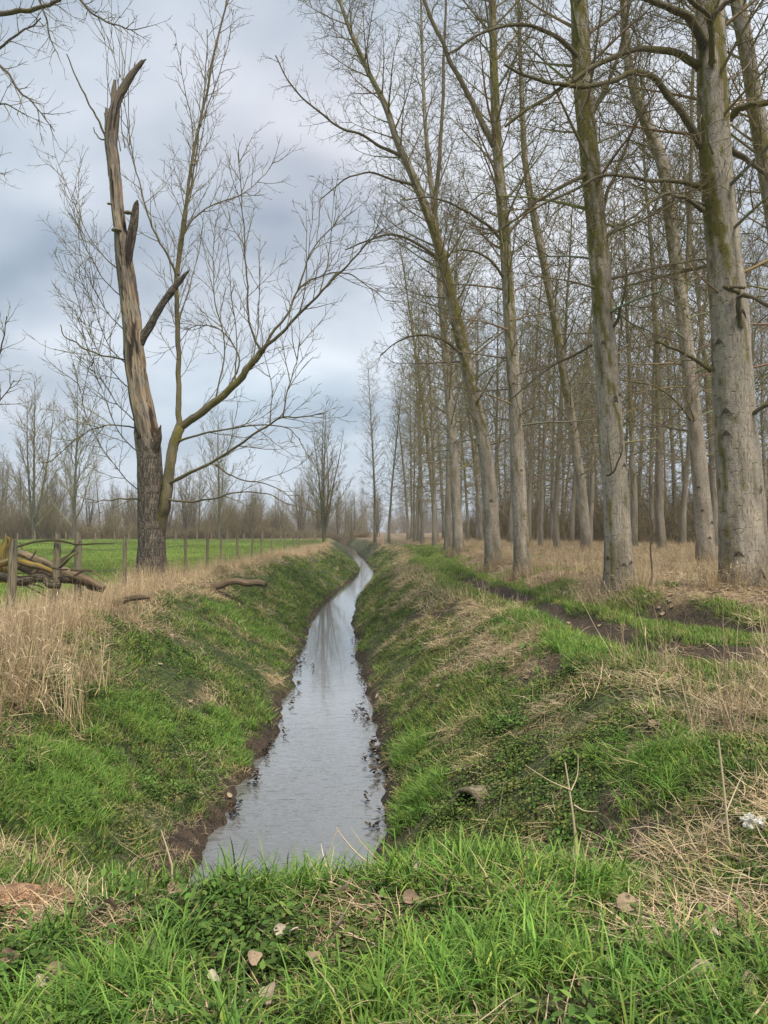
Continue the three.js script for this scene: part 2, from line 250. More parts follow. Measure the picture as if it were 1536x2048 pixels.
{ // one sheet of ground out to the horizon, fine by the ditch
  const xs = [], ds = [];
  for (let x = 0, s = 0.07; x < 1700;) { xs.push(x); s = x < 4.6 ? 0.07 : x < 14 ? 0.16 : x < 30 ? 0.5 : s * 1.22; x += s; }
  const left = []; for (let x = 0, s = 0.07; x < 1700;) { x += (s = x < 5.2 ? 0.07 : x < 12 ? 0.2 : x < 30 ? 0.6 : s * 1.22); left.push(-x); }
  const X = [...left.reverse(), ...xs]; for (let d = -30; d < 1.4; d += 1.6) ds.push(d); for (let d = 1.5; d < 1800; d += Math.max(0.06, 0.0115 * d)) ds.push(d);
  const nx = X.length, nd = ds.length, pos = new Float32Array(nx * nd * 3), uv = new Float32Array(nx * nd * 2), col = new Float32Array(nx * nd * 3), idx = [], pasture = [], track = [];
  for (let j = 0; j < nd; j++) for (let i = 0; i < nx; i++) {
    const o = j * nx + i, x = X[i], d = ds[j]; pos[o * 3] = x; pos[o * 3 + 1] = heightAt(x, d); pos[o * 3 + 2] = -d; uv[o * 2] = x / 2; uv[o * 2 + 1] = d / 2;
    const c = groundColor(x, d); col.set(c, o * 3);
    if (i < nx - 1 && j < nd - 1) { const xm = (x + X[i + 1]) / 2, dm = (d + ds[j + 1]) / 2, z = d > 5 ? zone(xm, dm) : {}; (z.field > 0.5 ? pasture : z.mud > 0.5 && xm > 1.2 && ditchAt(xm, dm).t > 1 ? track : idx).push(o, o + 1, o + nx, o + 1, o + nx + 1, o + nx); }
  }
  const g = new THREE.BufferGeometry(); g.setAttribute('position', new THREE.BufferAttribute(pos, 3)); g.setAttribute('uv', new THREE.BufferAttribute(uv, 2)); g.setAttribute('color', new THREE.BufferAttribute(col, 3)); { const all = new Uint32Array(idx.length + pasture.length + track.length); all.set(idx); all.set(pasture, idx.length); all.set(track, idx.length + pasture.length); g.setIndex(new THREE.BufferAttribute(all, 1)); g.computeVertexNormals(); }
  for (const [name, label, list] of [['ground', 'earth and turf of the ditch banks and plantation floor', idx], ['pasture', 'flat bright green pasture beyond the fence', pasture], ['track', 'muddy wheel ruts of the track beside the plantation', track]]) { const k = new THREE.BufferGeometry(), seen = new Map(), ix = [], at = {}; for (const a of ['position', 'normal', 'uv', 'color']) at[a] = []; for (const v of list) { let q = seen.get(v); if (q === undefined) { q = seen.size; seen.set(v, q); for (const a in at) { const b = g.attributes[a]; for (let e = 0; e < b.itemSize; e++) at[a].push(b.array[v * b.itemSize + e]); } } ix.push(q); } for (const a in at) k.setAttribute(a, new THREE.Float32BufferAttribute(at[a], g.attributes[a].itemSize)); k.setIndex(ix); const m = new THREE.Mesh(k, M.soil); m.name = name; m.receiveShadow = m.castShadow = true; m.userData = { label, kind: 'structure' }; scene.add(m); }
  console.log('ground', nx, nd);
}
{ // the water in the ditch
  const pos = [], uv = [], idx = []; let k = 0, run = 0;
  for (let d = 3.2; d < 300; d += Math.max(0.2, d * 0.02)) { const [c, hw] = interp(DITCH, d); for (const s of [-1, 1]) { pos.push(c + s * (hw + 0.5), WATER, -d); uv.push((c + s * (hw + 0.5)) / 3, d / 3); } if (k) idx.push(k * 2 - 2, k * 2 - 1, k * 2, k * 2 - 1, k * 2 + 1, k * 2); k++; }
  const g = new THREE.BufferGeometry(); g.setAttribute('position', new THREE.Float32BufferAttribute(pos, 3)); g.setAttribute('uv', new THREE.Float32BufferAttribute(uv, 2)); g.setIndex(idx); g.computeVertexNormals();
  const m = new THREE.Mesh(g, M.water); m.name = 'ditch_water'; m.receiveShadow = true; m.userData = { label: 'grey rippled water in the narrow ditch', kind: 'structure' }; scene.add(m);
}

// ------------------------------------------------------------------ trees
const TWIG = [[0.20, 0.155, 0.095], [0.175, 0.15, 0.072], [0.24, 0.195, 0.115], [0.15, 0.125, 0.062], [0.22, 0.20, 0.075]];
function poly(p, dir, len, n, r, wig, up, droop = 0) { // a wandering limb; up > 0 bends it to the sky, droop bends its middle down
  const pts = [p.clone()], q = p.clone(), v = dir.clone(), st = len / n;
  for (let k = 0; k < n; k++) { const f = k / n; v.x += (r() - 0.5) * wig; v.z += (r() - 0.5) * wig; v.y += (r() - 0.5) * wig + (up * f - droop * (1 - f)) * st; v.normalize(); q.addScaledVector(v, st); pts.push(q.clone()); }
  return pts;
}
const taper = (n, a, b, e = 1) => Array.from({ length: n }, (_, k) => lerp(a, b, (k / (n - 1)) ** e));
function sideways(dir, ang, spin) { const a = Math.abs(dir.y) > 0.9 ? V(1, 0, 0) : V(0, 1, 0); const u = a.cross(dir).normalize(), w = V(0, 0, 0).crossVectors(dir, u); return dir.clone().multiplyScalar(Math.cos(ang)).addScaledVector(u, Math.sin(ang) * Math.cos(spin)).addScaledVector(w, Math.sin(ang) * Math.sin(spin)).normalize(); }
// twigs and side shoots along a limb
function dress(g, pts, o, r, level = 0, from = 0.2) {
  let L = 0; for (let k = 1; k < pts.length; k++) L += pts[k].distanceTo(pts[k - 1]);
  const count = Math.max(1, Math.round(L * o.density[level] * (0.8 + 0.4 * r()))); let spin = r() * 6.28;
  for (let c = 0; c < count; c++) {
    const f = from + (1 - from) * ((c + r()) / count), k = Math.min(pts.length - 2, Math.floor(f * (pts.length - 1))), p = pts[k].clone().lerp(pts[k + 1], f * (pts.length - 1) - k), dir = V(0, 0, 0).subVectors(pts[k + 1], pts[k]).normalize();
    spin += 2.4 + (r() - 0.5); const len = o.len[level] * (0.45 + 0.75 * r()) * (1 - 0.45 * f), rad = o.rad[level] * (0.75 + 0.5 * r());
    const d2 = sideways(dir, o.angle[level] * (0.75 + 0.5 * r()), spin); if (o.flat) { d2.y = Math.abs(d2.y) * o.flat + d2.y * (1 - o.flat); d2.normalize(); }
    const n = level === 0 ? 6 : 3, q = poly(p, d2, len, n, r, o.wig ?? 0.22, o.up ?? 0.5); const col = TWIG[Math.floor(r() * TWIG.length)];
    g.tube(q, taper(n + 1, rad, o.tip ?? 0.0025), 3, col);
    if (level < o.density.length - 1) dress(g, q, o, r, level + 1, 0.15);
  }
}
// the lighter or mossier colour of a trunk at a point of its skin: moss in ragged patches
function trunkSkin(base, moss, seed, share, from, to) { return (f, th, len) => { const c = Math.cos(th), s = Math.sin(th), e = fbm(c * 1.3 + seed, len * 0.5 + s * 1.1, seed, 4) + 0.5 * n3(c * 5, len * 3.5, s * 5 + seed); const m = sstep(0.02, 0.2, e + share * sstep(from, to, len) - 0.32 + 0.16 * Math.sin(th + seed)); const v = 1 + 0.3 * n3(c * 2 + seed, len * 1.2, s * 2) + 0.25 * n3(c * 6, len * 4 + seed, s * 6), g = sstep(0.0, 0.25, n3(c * 2.2, len * 0.8 + seed, s * 2.2) + 0.55 * (1 - sstep(0.2, 1.6, len)) - 0.18), b = [0, 1, 2].map(i => lerp(base[i], ALGAE[i], 0.6 * g)); return [lerp(b[0], moss[0], m) * v, lerp(b[1], moss[1], m) * v, lerp(b[2], moss[2], m) * v]; }; }
const ALGAE = [0.17, 0.145, 0.085], GREY = [0.45, 0.405, 0.325], MOSS = [0.19, 0.17, 0.035], LIMB = [0.24, 0.21, 0.135];
const GROVE = { density: [3.6, 6.5, 4.5], len: [1.4, 0.55, 0.24], rad: [0.012, 0.007, 0.0045], angle: [0.85, 0.8, 0.8], up: 0.55, wig: 0.3, tip: 0.0025 };
// a limb as its own part: thick bough in its own mesh, its twigs into the crown
function bough(parent, crown, pts, r0, r1, r, o, shift, name = 'limb', mat = M.bark, sides = 8, col = LIMB, from = 0.25) {
  const kink = r() * 50; pts = pts.map((p, k) => { const f = Math.min(1, k / 3), a = 0.045; return V(p.x + f * a * n3(k * 0.33, kink, 0.5), p.y + f * a * n3(k * 0.33, kink, 9.5), p.z + f * a * n3(k * 0.33, kink, 19.5)); });
  const n = pts.length, skin = trunkSkin(col, MOSS, r() * 40, 0.25, -1, 0); const g = new Geo(); g.tube(pts, taper(n, r0, r1, 0.7).map((x, k) => x * (1 + 0.1 * n3(k * 0.7, kink, 33.3) + (k === 0 && r0 < 0.1 ? 0.3 : 0))), sides, skin, true, (f, th, len) => 1 + 0.12 * n3(Math.cos(th) * 1.7 + kink, len * 5, Math.sin(th) * 1.7), Math.max(1, Math.round(r0 * 6.28 * 2)));
  part(name, g.build(shift), mat, parent); if (o) dress(crown, pts, o, r, 0, from);
}
// auto boughs up a trunk (points `spine` with radii), written into limb geometry `lg` and twig geometry `tg`
function boughs(lg, tg, spine, radii, o, r) {
  const n = spine.length; let len = 0, L = 0; for (let k = 1; k < n; k++) L += spine[k].distanceTo(spine[k - 1]); let next = o.first, spin = r() * 6.28;
  for (let k = 1; k < n; k++) {
    const seg = spine[k].distanceTo(spine[k - 1]);
    while (next < len + seg && next < L) {
      const f = next / L, t = (next - len) / seg, p = spine[k - 1].clone().lerp(spine[k], t), rad = lerp(radii[k - 1], radii[k], t), dir = V(0, 0, 0).subVectors(spine[k], spine[k - 1]).normalize();
      spin += 2.4 + (r() - 0.5) * 1.2; const low = 1 - sstep(o.first, o.first + 8, next), ang = lerp(o.angle ?? 0.75, o.vase ? o.angle * 1.5 : 1.35, low) * (0.85 + 0.3 * r()), blen = o.vase ? Math.max(0.9, (L - next) * o.vase * (0.5 + 0.55 * r())) : Math.max(0.7, o.reach * (1 - f * 0.72) * (0.5 + 0.7 * r()) * lerp(1, 0.62, low));
      if (!(o.skip && o.skip(p, spin))) {
        const d2 = sideways(dir, ang, spin), br = Math.min(rad * 0.42, 0.012 + blen * 0.0105), m = Math.max(5, Math.round(blen * 2.2)), q = poly(p, d2, blen, m, r, 0.2, o.vase ? 0.1 : low > 0.5 ? 0.15 : 0.42, low > 0.5 && !o.vase ? 0.12 : 0);
        lg.tube(q, taper(m + 1, br, 0.006, 0.8), 5, LIMB.map((x, i) => lerp(x, MOSS[i], 0.45 * r()) * (0.7 + 0.45 * r())));
        dress(tg, q, o.twig, r, 0, 0.18);
      }
      next += o.gap * (0.4 + 1.2 * r());
    }
    len += seg;
  }
}
function flare(d0) { return (f, th, len) => 1 + 0.07 * n3(Math.cos(th) * 2.2 + d0, len * 0.9, Math.sin(th) * 2.2) + 0.03 * n3(Math.cos(th) * 5, len * 4, Math.sin(th) * 5 + d0) + (len < 1.0 ? (1 - len / 1.0) ** 2 * (0.06 + 0.16 * Math.sin(th * 5 + d0)) : 0); }

// a tree whose trunk was followed in the photograph: spine = [px, py, half width in px, depth offset]
function tracedTree(name, label, cat, group, d, spine, o, seed, limbs = []) {
  const r = rng(seed), raw = spine.map(([x, y, w, dd = 0]) => ({ p: P(x, y, d + dd), r: w * (d + dd) / FPX })), base = raw[0].p.clone(); base.y = heightAt(base.x, -base.z);
  raw[0].p.y = base.y - 0.15; const root = thing(name, label, cat, base, group);
  const curve = new THREE.CatmullRomCurve3(raw.map(a => a.p), false, 'centripetal'), L = curve.getLength(), steps = Math.round(L / (o.ring ?? 0.12)), pts = curve.getPoints(steps);
  const rad = pts.map((_, k) => { const u = k / steps * (raw.length - 1), i = Math.min(raw.length - 2, Math.floor(u)); return lerp(raw[i].r, raw[i + 1].r, u - i); });
  const sides = o.sides ?? 18, tg = new Geo(); tg.tube(pts, rad, sides, trunkSkin(o.base ?? GREY, MOSS, seed % 17, o.moss ?? 0.3, o.mossFrom ?? 2, o.mossTo ?? 9), true, flare(seed % 9), Math.max(1, Math.round(raw[2].r * 6.28)));
  const trunk = part('trunk', tg.build(base), M.bark, root);
  for (let k = 0; k < (o.scars ?? 0); k++) { // dark chevron ridges where boughs were shed
    const at = Math.floor(steps * (0.04 + 0.52 * r())), th0 = Math.PI / 2 + (r() - 0.5) * 2.2 , c = pts[at], R = rad[at] * 1.01, w = 0.5 + 0.5 * r(), q = [], g = new Geo();
    for (let i = -5; i <= 5; i++) { const th = th0 + i / 5 * 0.42 * w, drop = Math.abs(i / 5) ** 1.3 * R * 0.55 * w; q.push(V(c.x + Math.cos(th) * R, c.y - drop, c.z + Math.sin(th) * R)); }
    g.tube(q, q.map((_, i) => R * 0.085 * (1 - Math.abs(i - 5) / 5.6)), 6, [0.10, 0.085, 0.06]); const kp = V(c.x + Math.cos(th0) * R, c.y - R * 0.12, c.z + Math.sin(th0) * R); g.tube([kp.clone().add(V(0, R * 0.14, 0)), kp, kp.clone().add(V(0, -R * 0.14, 0))], [0.004, R * 0.1, 0.004], 7, [0.075, 0.062, 0.045]); part('branch_scar', g.build(base), M.twig, root);
  }
  const crown = new Geo(), lg = new Geo();
  for (const [pix, w0, w1, opt] of limbs) { const q = spline(pix.map(([x, y, dd = 0]) => P(x, y, d + dd)), pix.length * 4); bough(root, crown, q, w0 * d / FPX, w1 * d / FPX, r, opt === undefined ? o.twig : opt, base); }
  if (o.gap) boughs(lg, crown, pts, rad, o, r);
  if (lg.i.length) part('branches', lg.build(base), M.twig, root, { kind: 'stuff' });
  if (crown.i.length) part('crown', crown.build(base), M.twig, root, { kind: 'stuff' });
  return root;
}
const GO = (more = {}) => ({ first: 4.2, gap: 0.24, reach: 4.4, angle: 0.8, twig: GROVE, ...more });

// --- the front of the plantation, tree by tree
tracedTree('poplar_tree', 'thickest grey poplar at the edge of the photo, mossy, on a grassy mound', 'tree', 'plantation poplars', 13.7,
  [[1492, 1205, 62], [1488, 1160, 49], [1484, 1100, 43], [1478, 1000, 40], [1472, 900, 40], [1467, 800, 39], [1462, 700, 37], [1456, 600, 36], [1447, 500, 33], [1438, 400, 31], [1430, 300, 30.5], [1425, 200, 30], [1422, 100, 29], [1420, 0, 28, 0.1], [1414, -150, 25, 0.2], [1400, -400, 20, 0.4], [1385, -700, 13, 0.6], [1375, -1000, 6, 0.8], [1370, -1150, 2, 0.9]],
  GO({ sides: 30, ring: 0.07, scars: 10, moss: 0.36, mossFrom: 3, mossTo: 8, gap: 0.27, first: 5.2, reach: 5, skip: (p, s) => false }), 101, [
    [[[1404, 292], [1370, 235, -0.2], [1338, 190, -0.4], [1306, 152, -0.6], [1268, 142, -0.8], [1225, 160, -1], [1170, 172, -1.1], [1120, 168, -1.2], [1070, 160, -1.3], [1010, 130, -1.4]], 9, 2.5],
    [[[1402, 136], [1365, 112, -0.2], [1310, 98, -0.5], [1255, 104, -0.7], [1205, 128, -0.9], [1140, 165, -1.1], [1075, 205, -1.2], [1010, 250, -1.3]], 9, 2.5],
    [[[1408, 88, -0.2], [1378, 40, -0.5], [1335, 15, -0.8], [1285, -5, -1.1], [1230, -20, -1.4]], 11, 4],
    [[[1424, 128, -0.3], [1423, 80, -0.5], [1418, 42, -0.6], [1395, 12, -0.9], [1350, -30, -1.2]], 7, 4],
    [[[1418, 42, -0.6], [1440, 18, -0.7], [1475, -10, -0.9], [1530, -50, -1.2]], 6, 3],
    [[[1458, 236, 0], [1490, 212, -0.2], [1530, 205, -0.4], [1590, 190, -0.6]], 9, 5],
    [[[1402, 375], [1360, 362, -0.2], [1290, 362, -0.5], [1220, 352, -0.7], [1130, 385, -0.9], [1050, 430, -1]], 6, 2],
    [[[1405, 420, -0.2], [1370, 395, -0.5], [1330, 388, -0.8], [1280, 420, -1.0], [1215, 470, -1.2]], 5, 2],
    [[[1480, 655, -0.3], [1477, 620, -0.42], [1480, 592, -0.5], [1500, 592, -0.6], [1540, 612, -0.8], [1600, 620, -1]], 5.5, 3],
    [[[1500, 832, -0.2], [1520, 818, -0.4], [1560, 800, -0.6], [1640, 770, -0.9]], 5, 3],
    [[[1422, 740], [1385, 715, -0.2], [1345, 696, -0.4], [1312, 682, -0.5]], 5, 2.4],
    [[[1478, 585, -0.4], [1445, 576, -0.5], [1490, 575, -0.55]], 4, 3, null],
    [[[1462, 300, 0.1], [1500, 325, 0.2], [1545, 350, 0.3], [1600, 345, 0.4]], 6, 3],
  ]);
tracedTree('poplar_tree', 'tall straight grey poplar beside the bare sapling, yellow moss up one side', 'tree', 'plantation poplars', 14.3,
  [[1243, 1190, 38], [1239, 1150, 30], [1236, 1100, 27], [1232, 1000, 25], [1225, 900, 24], [1218, 800, 23], [1211, 700, 22], [1205, 600, 21], [1197, 500, 20.5], [1188, 400, 19.5], [1178, 300, 19], [1168, 200, 19], [1162, 100, 18], [1158, 0, 17], [1150, -200, 15, 0.2], [1140, -500, 10, 0.3], [1130, -800, 5, 0.4], [1126, -950, 2, 0.5]],
  GO({ sides: 24, ring: 0.08, scars: 10, moss: 0.42, mossFrom: 3, mossTo: 7.5, gap: 0.25, first: 4.6 }), 202, [
    [[[1214, 950, -0.3], [1225, 945, -0.45], [1240, 915, -0.6], [1245, 890, -0.7]], 2.5, 1.2],
    [[[1212, 680], [1235, 640, -0.2], [1248, 600, -0.4], [1255, 540, -0.5]], 4, 2],
    [[[1205, 420], [1225, 360, 0.2], [1250, 300, 0.4], [1280, 220, 0.6]], 4.5, 2],
    [[[1170, 130], [1120, 80, -0.3], [1060, 50, -0.6], [980, 60, -0.9], [900, 110, -1.2]], 6, 2],
    [[[1180, 345], [1130, 370, -0.4], [1070, 405, -0.7], [1010, 455, -0.9], [960, 470, -1]], 5, 1.6],
    [[[1183, 690], [1150, 710, 0.2], [1090, 740, 0.4], [1020, 800, 0.5]], 3.2, 1.4],
    [[[1172, 250], [1205, 190, 0.3], [1240, 100, 0.5], [1260, 0, 0.7]], 5, 3],
  ]);
tracedTree('poplar_tree', 'upright pale poplar nearest the track, forking into a long leaning limb', 'tree', 'plantation poplars', 22,
  [[1046, 1140, 22], [1043, 1105, 16], [1041, 1050, 15.5], [1036, 950, 15], [1030, 800, 13.5], [1020, 650, 12.5], [1015, 560, 12], [1010, 480, 11.5], [1003, 400, 11], [995, 300, 10], [990, 200, 9], [987, 100, 8], [985, 0, 7.5], [983, -200, 5.5], [980, -420, 3], [978, -560, 1]],
  GO({ sides: 20, scars: 8, moss: 0.34, mossFrom: 4.5, mossTo: 9, gap: 0.23, first: 4.4, reach: 4.6 }), 303, [
    [[[988, 292], [965, 245, 0.1], [940, 195, 0.2], [912, 145, 0.3], [885, 85, 0.4], [855, 20, 0.5], [825, -60, 0.6], [790, -160, 0.7]], 7.5, 3],
    [[[1004, 480], [960, 440, -0.4], [910, 410, -0.8], [860, 395, -1.2], [800, 400, -1.5]], 4, 1.2],
    [[[1010, 560], [980, 520, -0.5], [930, 500, -0.9], [870, 520, -1.2]], 3.5, 1.2],
  ]);
tracedTree('poplar_tree', 'poplar leaning strongly over the track towards the ditch', 'tree', 'plantation poplars', 27,
  [[988, 1128, 20], [985, 1085, 16], [980, 1000, 15.5], [970, 900, 14], [955, 830, 13], [940, 760, 12.5], [925, 690, 12], [908, 620, 12], [890, 540, 11], [868, 460, 10], [845, 400, 9], [820, 340, 8], [795, 285, 7], [770, 210, 6], [735, 140, 5], [700, 60, 4], [672, -20, 3], [640, -110, 1.5]],
  GO({ sides: 18, scars: 7, moss: 0.45, mossFrom: 4, mossTo: 10, gap: 0.21, first: 4.4, reach: 4.8 }), 404, [
    [[[868, 460], [872, 400, 0.2], [878, 330, 0.3], [884, 240, 0.4], [888, 130, 0.5], [892, 20, 0.6], [895, -80, 0.7]], 6, 2],
    [[[800, 310], [765, 295, -0.3], [725, 272, -0.6], [680, 255, -0.9], [640, 225, -1.2], [590, 180, -1.5], [550, 110, -1.8]], 4, 1.2],
    [[[880, 520], [840, 490, -0.3], [790, 470, -0.6], [740, 480, -0.8], [690, 500, -1]], 4, 1.2],
    [[[940, 720], [900, 690, -0.4], [850, 670, -0.8], [800, 680, -1.2], [760, 710, -1.5]], 3.5, 1],
    [[[830, 370], [790, 360, -0.3], [740, 345, -0.6], [690, 360, -0.9], [640, 400, -1.2]], 3.5, 1],
  ]);
tracedTree('poplar_tree', 'slender poplar at the end of the green verge, behind the leaning one', 'tree', 'plantation poplars', 41,
  [[917, 1100, 14], [915, 1060, 10.5], [912, 1000, 10], [905, 880, 9], [895, 760, 8], [887, 650, 7], [880, 560, 6.5], [872, 450, 6], [860, 350, 5], [850, 240, 4], [845, 120, 3], [842, 0, 2], [841, -80, 0.8]],
  GO({ sides: 14, gap: 0.24, first: 4, reach: 4.8, moss: 0.4, mossFrom: 5, mossTo: 12, ring: 0.25, twig: { ...GROVE, density: [2.4, 4.5, 3.5], rad: [0.016, 0.009, 0.007], tip: 0.004 } }), 505);
tracedTree('poplar_tree', 'grey poplar with mossy upper stem, directly left of the thickest trunk', 'tree', 'plantation poplars', 26,
  [[1415, 1130, 24], [1411, 1085, 18], [1407, 1030, 17], [1400, 950, 16], [1390, 850, 15], [1380, 760, 14], [1368, 650, 14], [1355, 550, 13], [1340, 430, 12.5], [1325, 330, 12], [1300, 260, 11], [1275, 200, 10], [1258, 130, 9], [1250, 50, 8], [1244, -50, 7], [1235, -250, 4], [1230, -400, 1.5]],
  GO({ sides: 18, scars: 7, gap: 0.25, first: 4.6, reach: 4.8, moss: 0.5, mossFrom: 6, mossTo: 10 }), 606, [
    [[[1365, 640], [1375, 520, 0.2], [1380, 380, 0.4], [1385, 200, 0.6], [1388, 50, 0.8]], 6, 3],
    [[[1395, 860], [1350, 800, -0.4], [1300, 770, -0.8], [1240, 760, -1.2]], 3, 1.2],
  ]);
tracedTree('poplar_tree', 'slim poplar leaning left, standing between the upright pale one and the sapling', 'tree', 'plantation poplars', 40,
  [[1174, 1104, 13], [1171, 1060, 10.5], [1165, 1000, 10], [1152, 900, 9.5], [1140, 820, 9], [1125, 730, 9], [1112, 650, 8.5], [1095, 560, 8], [1078, 480, 8], [1062, 400, 7], [1050, 320, 6], [1044, 200, 5], [1040, 100, 4], [1037, 0, 3], [1036, -70, 1]],
  GO({ sides: 14, gap: 0.24, first: 4, reach: 4.8, moss: 0.5, mossFrom: 5, mossTo: 10, ring: 0.25, twig: { ...GROVE, density: [2.4, 4.5, 3.5], rad: [0.016, 0.009, 0.007], tip: 0.004 } }), 707);
tracedTree('poplar_tree', 'poplar slanting in behind the thickest trunk, its foot outside the photo', 'tree', 'plantation poplars', 19,
  [[1640, 1140, 28], [1625, 1000, 23], [1600, 800, 21], [1575, 600, 19], [1548, 430, 17], [1522, 280, 16], [1495, 110, 15], [1475, 0, 14], [1450, -160, 12], [1425, -400, 8], [1410, -620, 3]],
  GO({ sides: 18, gap: 0.26, first: 4.6, reach: 4.5, moss: 0.35, mossFrom: 4, mossTo: 10 }), 808);

// --- prototypes for the trees further back
function proto(seed, H, r0, o) {
  const r = rng(seed), lean = (o.lean ?? 0.08), a = r() * 6.28, pts = [], n = Math.round(H / 0.55), rad = [];
  let bx = 0, bz = 0; for (let k = 0; k <= n; k++) { const f = k / n; bx += Math.cos(a) * lean * 0.55 * (0.4 + f) + (r() - 0.5) * 0.07; bz += Math.sin(a) * lean * 0.55 * (0.4 + f) + (r() - 0.5) * 0.07; pts.push(V(bx, f * H - 0.15, bz)); rad.push(lerp(r0, 0.012, f ** 0.9) * (1 + 0.45 * Math.exp(-f * H * 1.8))); }
  const tg = new Geo(), lg = new Geo(), cg = new Geo(); tg.tube(pts, rad, 9, trunkSkin(o.base ?? GREY.map(x => x * 0.82), MOSS, seed % 13, o.moss ?? 0.38, 3, 10), false, null, 2);
  if (o.stems) for (let s = 0; s < o.stems; s++) { const q = poly(V(0, 0.1 + r() * 0.8, 0), sideways(V(0, 1, 0), 0.1 + 0.14 * r(), s * 6.28 / o.stems + r()), H * (0.75 + 0.2 * r()), 26, r, 0.06, 0.06), rr = taper(27, r0 * 0.8, 0.012); tg.tube(q, rr, 7, trunkSkin(o.base ?? GREY, MOSS, seed + s, 0.2, 3, 10), false, null, 2); boughs(lg, cg, q, rr, { ...o, first: 2.5, gap: o.gap * 2.2, vase: 0.5 }, r); }
  boughs(lg, cg, pts, rad, o, r);
  return { trunk: tg.build(), branches: lg.build(), crown: cg.build() };
}
const FAR = { density: [1.9, 3.2, 1.5], len: [1.5, 0.75, 0.4], rad: [0.02, 0.0135, 0.01], angle: [0.8, 0.75, 0.8], up: 0.6, wig: 0.3, tip: 0.005 };
const protos = [0, 1, 2, 3, 4, 5].map(k => proto(900 + k * 17, 23 + (k % 3) * 2, 0.18 + 0.03 * (k % 3), { first: 3.2 + k * 0.3, gap: 0.25, reach: 4.6, angle: 0.72, twig: FAR, lean: 0.03 + 0.022 * k }));
const OPEN = { density: [1.7, 2.6, 2.0], len: [1.7, 0.95, 0.5], rad: [0.03, 0.021, 0.015], angle: [0.5, 0.5, 0.5], up: 0.35, wig: 0.14, tip: 0.009 };
const openProtos = [0, 1, 2].map(k => proto(1500 + k * 31, 22, 0.26, { first: 1.8, gap: 0.62, vase: 0.72, reach: 7.5, angle: 0.44, twig: OPEN, lean: 0.02, stems: k === 1 ? 4 : k === 2 ? 2 : 0, moss: 0.2, base: [0.17, 0.155, 0.12] }));
function plant(pr, name, label, group, x, d, turn, s, sy = s) {
  const o = thing(name, label, 'tree', V(x, heightAt(x, d) - 0.02, -d), group); o.rotation.y = turn; o.scale.set(s, sy, s);
  part('trunk', pr.trunk, M.bark, o); part('branches', pr.branches, M.twig, o, { kind: 'stuff' }); part('crown', pr.crown, M.twig, o, { kind: 'stuff' }); return o;
}
{ // rows of the plantation behind the front trees
  const r = rng(77), taken = [[6.4, 13.7], [4.4, 14.3], [3.9, 22], [3.8, 27], [3.9, 41], [10.9, 26], [10.5, 40], [10.6, 19]];
  for (let row = 0; row < 9; row++) for (let k = 0; k < 20; k++) {
    const x = 4.1 + row * 6.0 + (r() - 0.5) * 1.2, d = 14 + k * 5.9 + (row % 2) * 2.2 + (r() - 0.5) * 1.8, pr = protos[Math.floor(r() * 6)], turn = r() * 6.28, s = 0.88 + 0.26 * r();
    if (x / d > 0.56 || (x - 4) / d < -0.1) continue; if (taken.some(([a, b]) => Math.hypot(a - x, b - d) < 4)) continue; if (row === 0 && (d < 48 || k % 3 === 1)) continue; if (row > 5 && d > 95) continue;
    plant(pr, 'poplar_tree', row === 0 ? 'slim poplar in the straight front row receding along the track' : 'slim poplar standing in the rows behind the front of the plantation', row === 0 ? 'front row of the plantation, far end' : 'inner rows of the plantation', x, d, turn, s);
  }
}
plant(protos[4], 'bank_tree', 'slender tree on the ditch bank, the one closer to the plantation of two', 'pair of bank trees', 0.55, 88, 1.2, 0.86);
plant(protos[1], 'bank_tree', 'thicker tree on the ditch bank, the one closer to the water of two', 'pair of bank trees', -1.05, 92, 4.0, 0.92);
plant(openProtos[1], 'multi_stemmed_tree', 'bare tree with several dark stems where the fence ends by the ditch', undefined, -6.9, 88, 0.4, 0.72);
plant(openProtos[0], 'field_tree', 'tall bare tree in the pasture, right of its neighbour near the left edge', 'trees in the pasture', -43.5, 108, 0.5, 1.08);
plant(openProtos[2], 'field_tree', 'tall bare tree in the pasture, nearest the left edge of the photo', 'trees in the pasture', -51, 112, 2.5, 1.1);
plant(openProtos[0], 'field_tree', 'bare spreading tree in the pasture seen just right of the broken tree', 'trees in the pasture', -24, 112, 3.3, 0.92);
{ // the wood beyond the pasture and its scrubby margin; far hazy rows behind
  const r = rng(5150);
  for (let k = 0; k < 60; k++) { const x = -84 + k * 1.4 + (r() - 0.5) * 3, d = 128 + r() * 30 + Math.max(0, x + 40) * 0.7; plant(r() < 0.75 ? openProtos[Math.floor(r() * 3)] : protos[Math.floor(r() * 6)], 'woodland_tree', 'bare tree in the wood along the far side of the pasture', 'wood beyond the pasture', x, d, r() * 6.28, 0.4 + 0.28 * r() + 0.16 * sstep(-40, -70, x)); }
}
function bushGeo(seed, H, spread, n, rad, cols) { // a twiggy bush: many stems fanning from the ground
  const r = rng(seed), g = new Geo(), o = { density: [2.4, 2.2], len: [0.32 * H, 0.17 * H].map(x => x), rad: [rad * 0.6, rad * 0.42], angle: [0.6, 0.6], up: 0.3, wig: 0.4, tip: rad * 0.25 };
  o.density = [7 / H, 9 / H]; for (let k = 0; k < n; k++) { const a = r() * 6.28, q = poly(V((r() - 0.5) * spread, 0, (r() - 0.5) * spread), sideways(V(0, 1, 0), 0.15 + 0.55 * r(), a), H * (0.55 + 0.5 * r()), 6, r, 0.25, 0.2); const c = cols[Math.floor(r() * cols.length)]; g.tube(q, taper(7, rad, rad * 0.4), 3, c); dress(g, q, { ...o }, r, 0, 0.1); }
  return g.build();
}
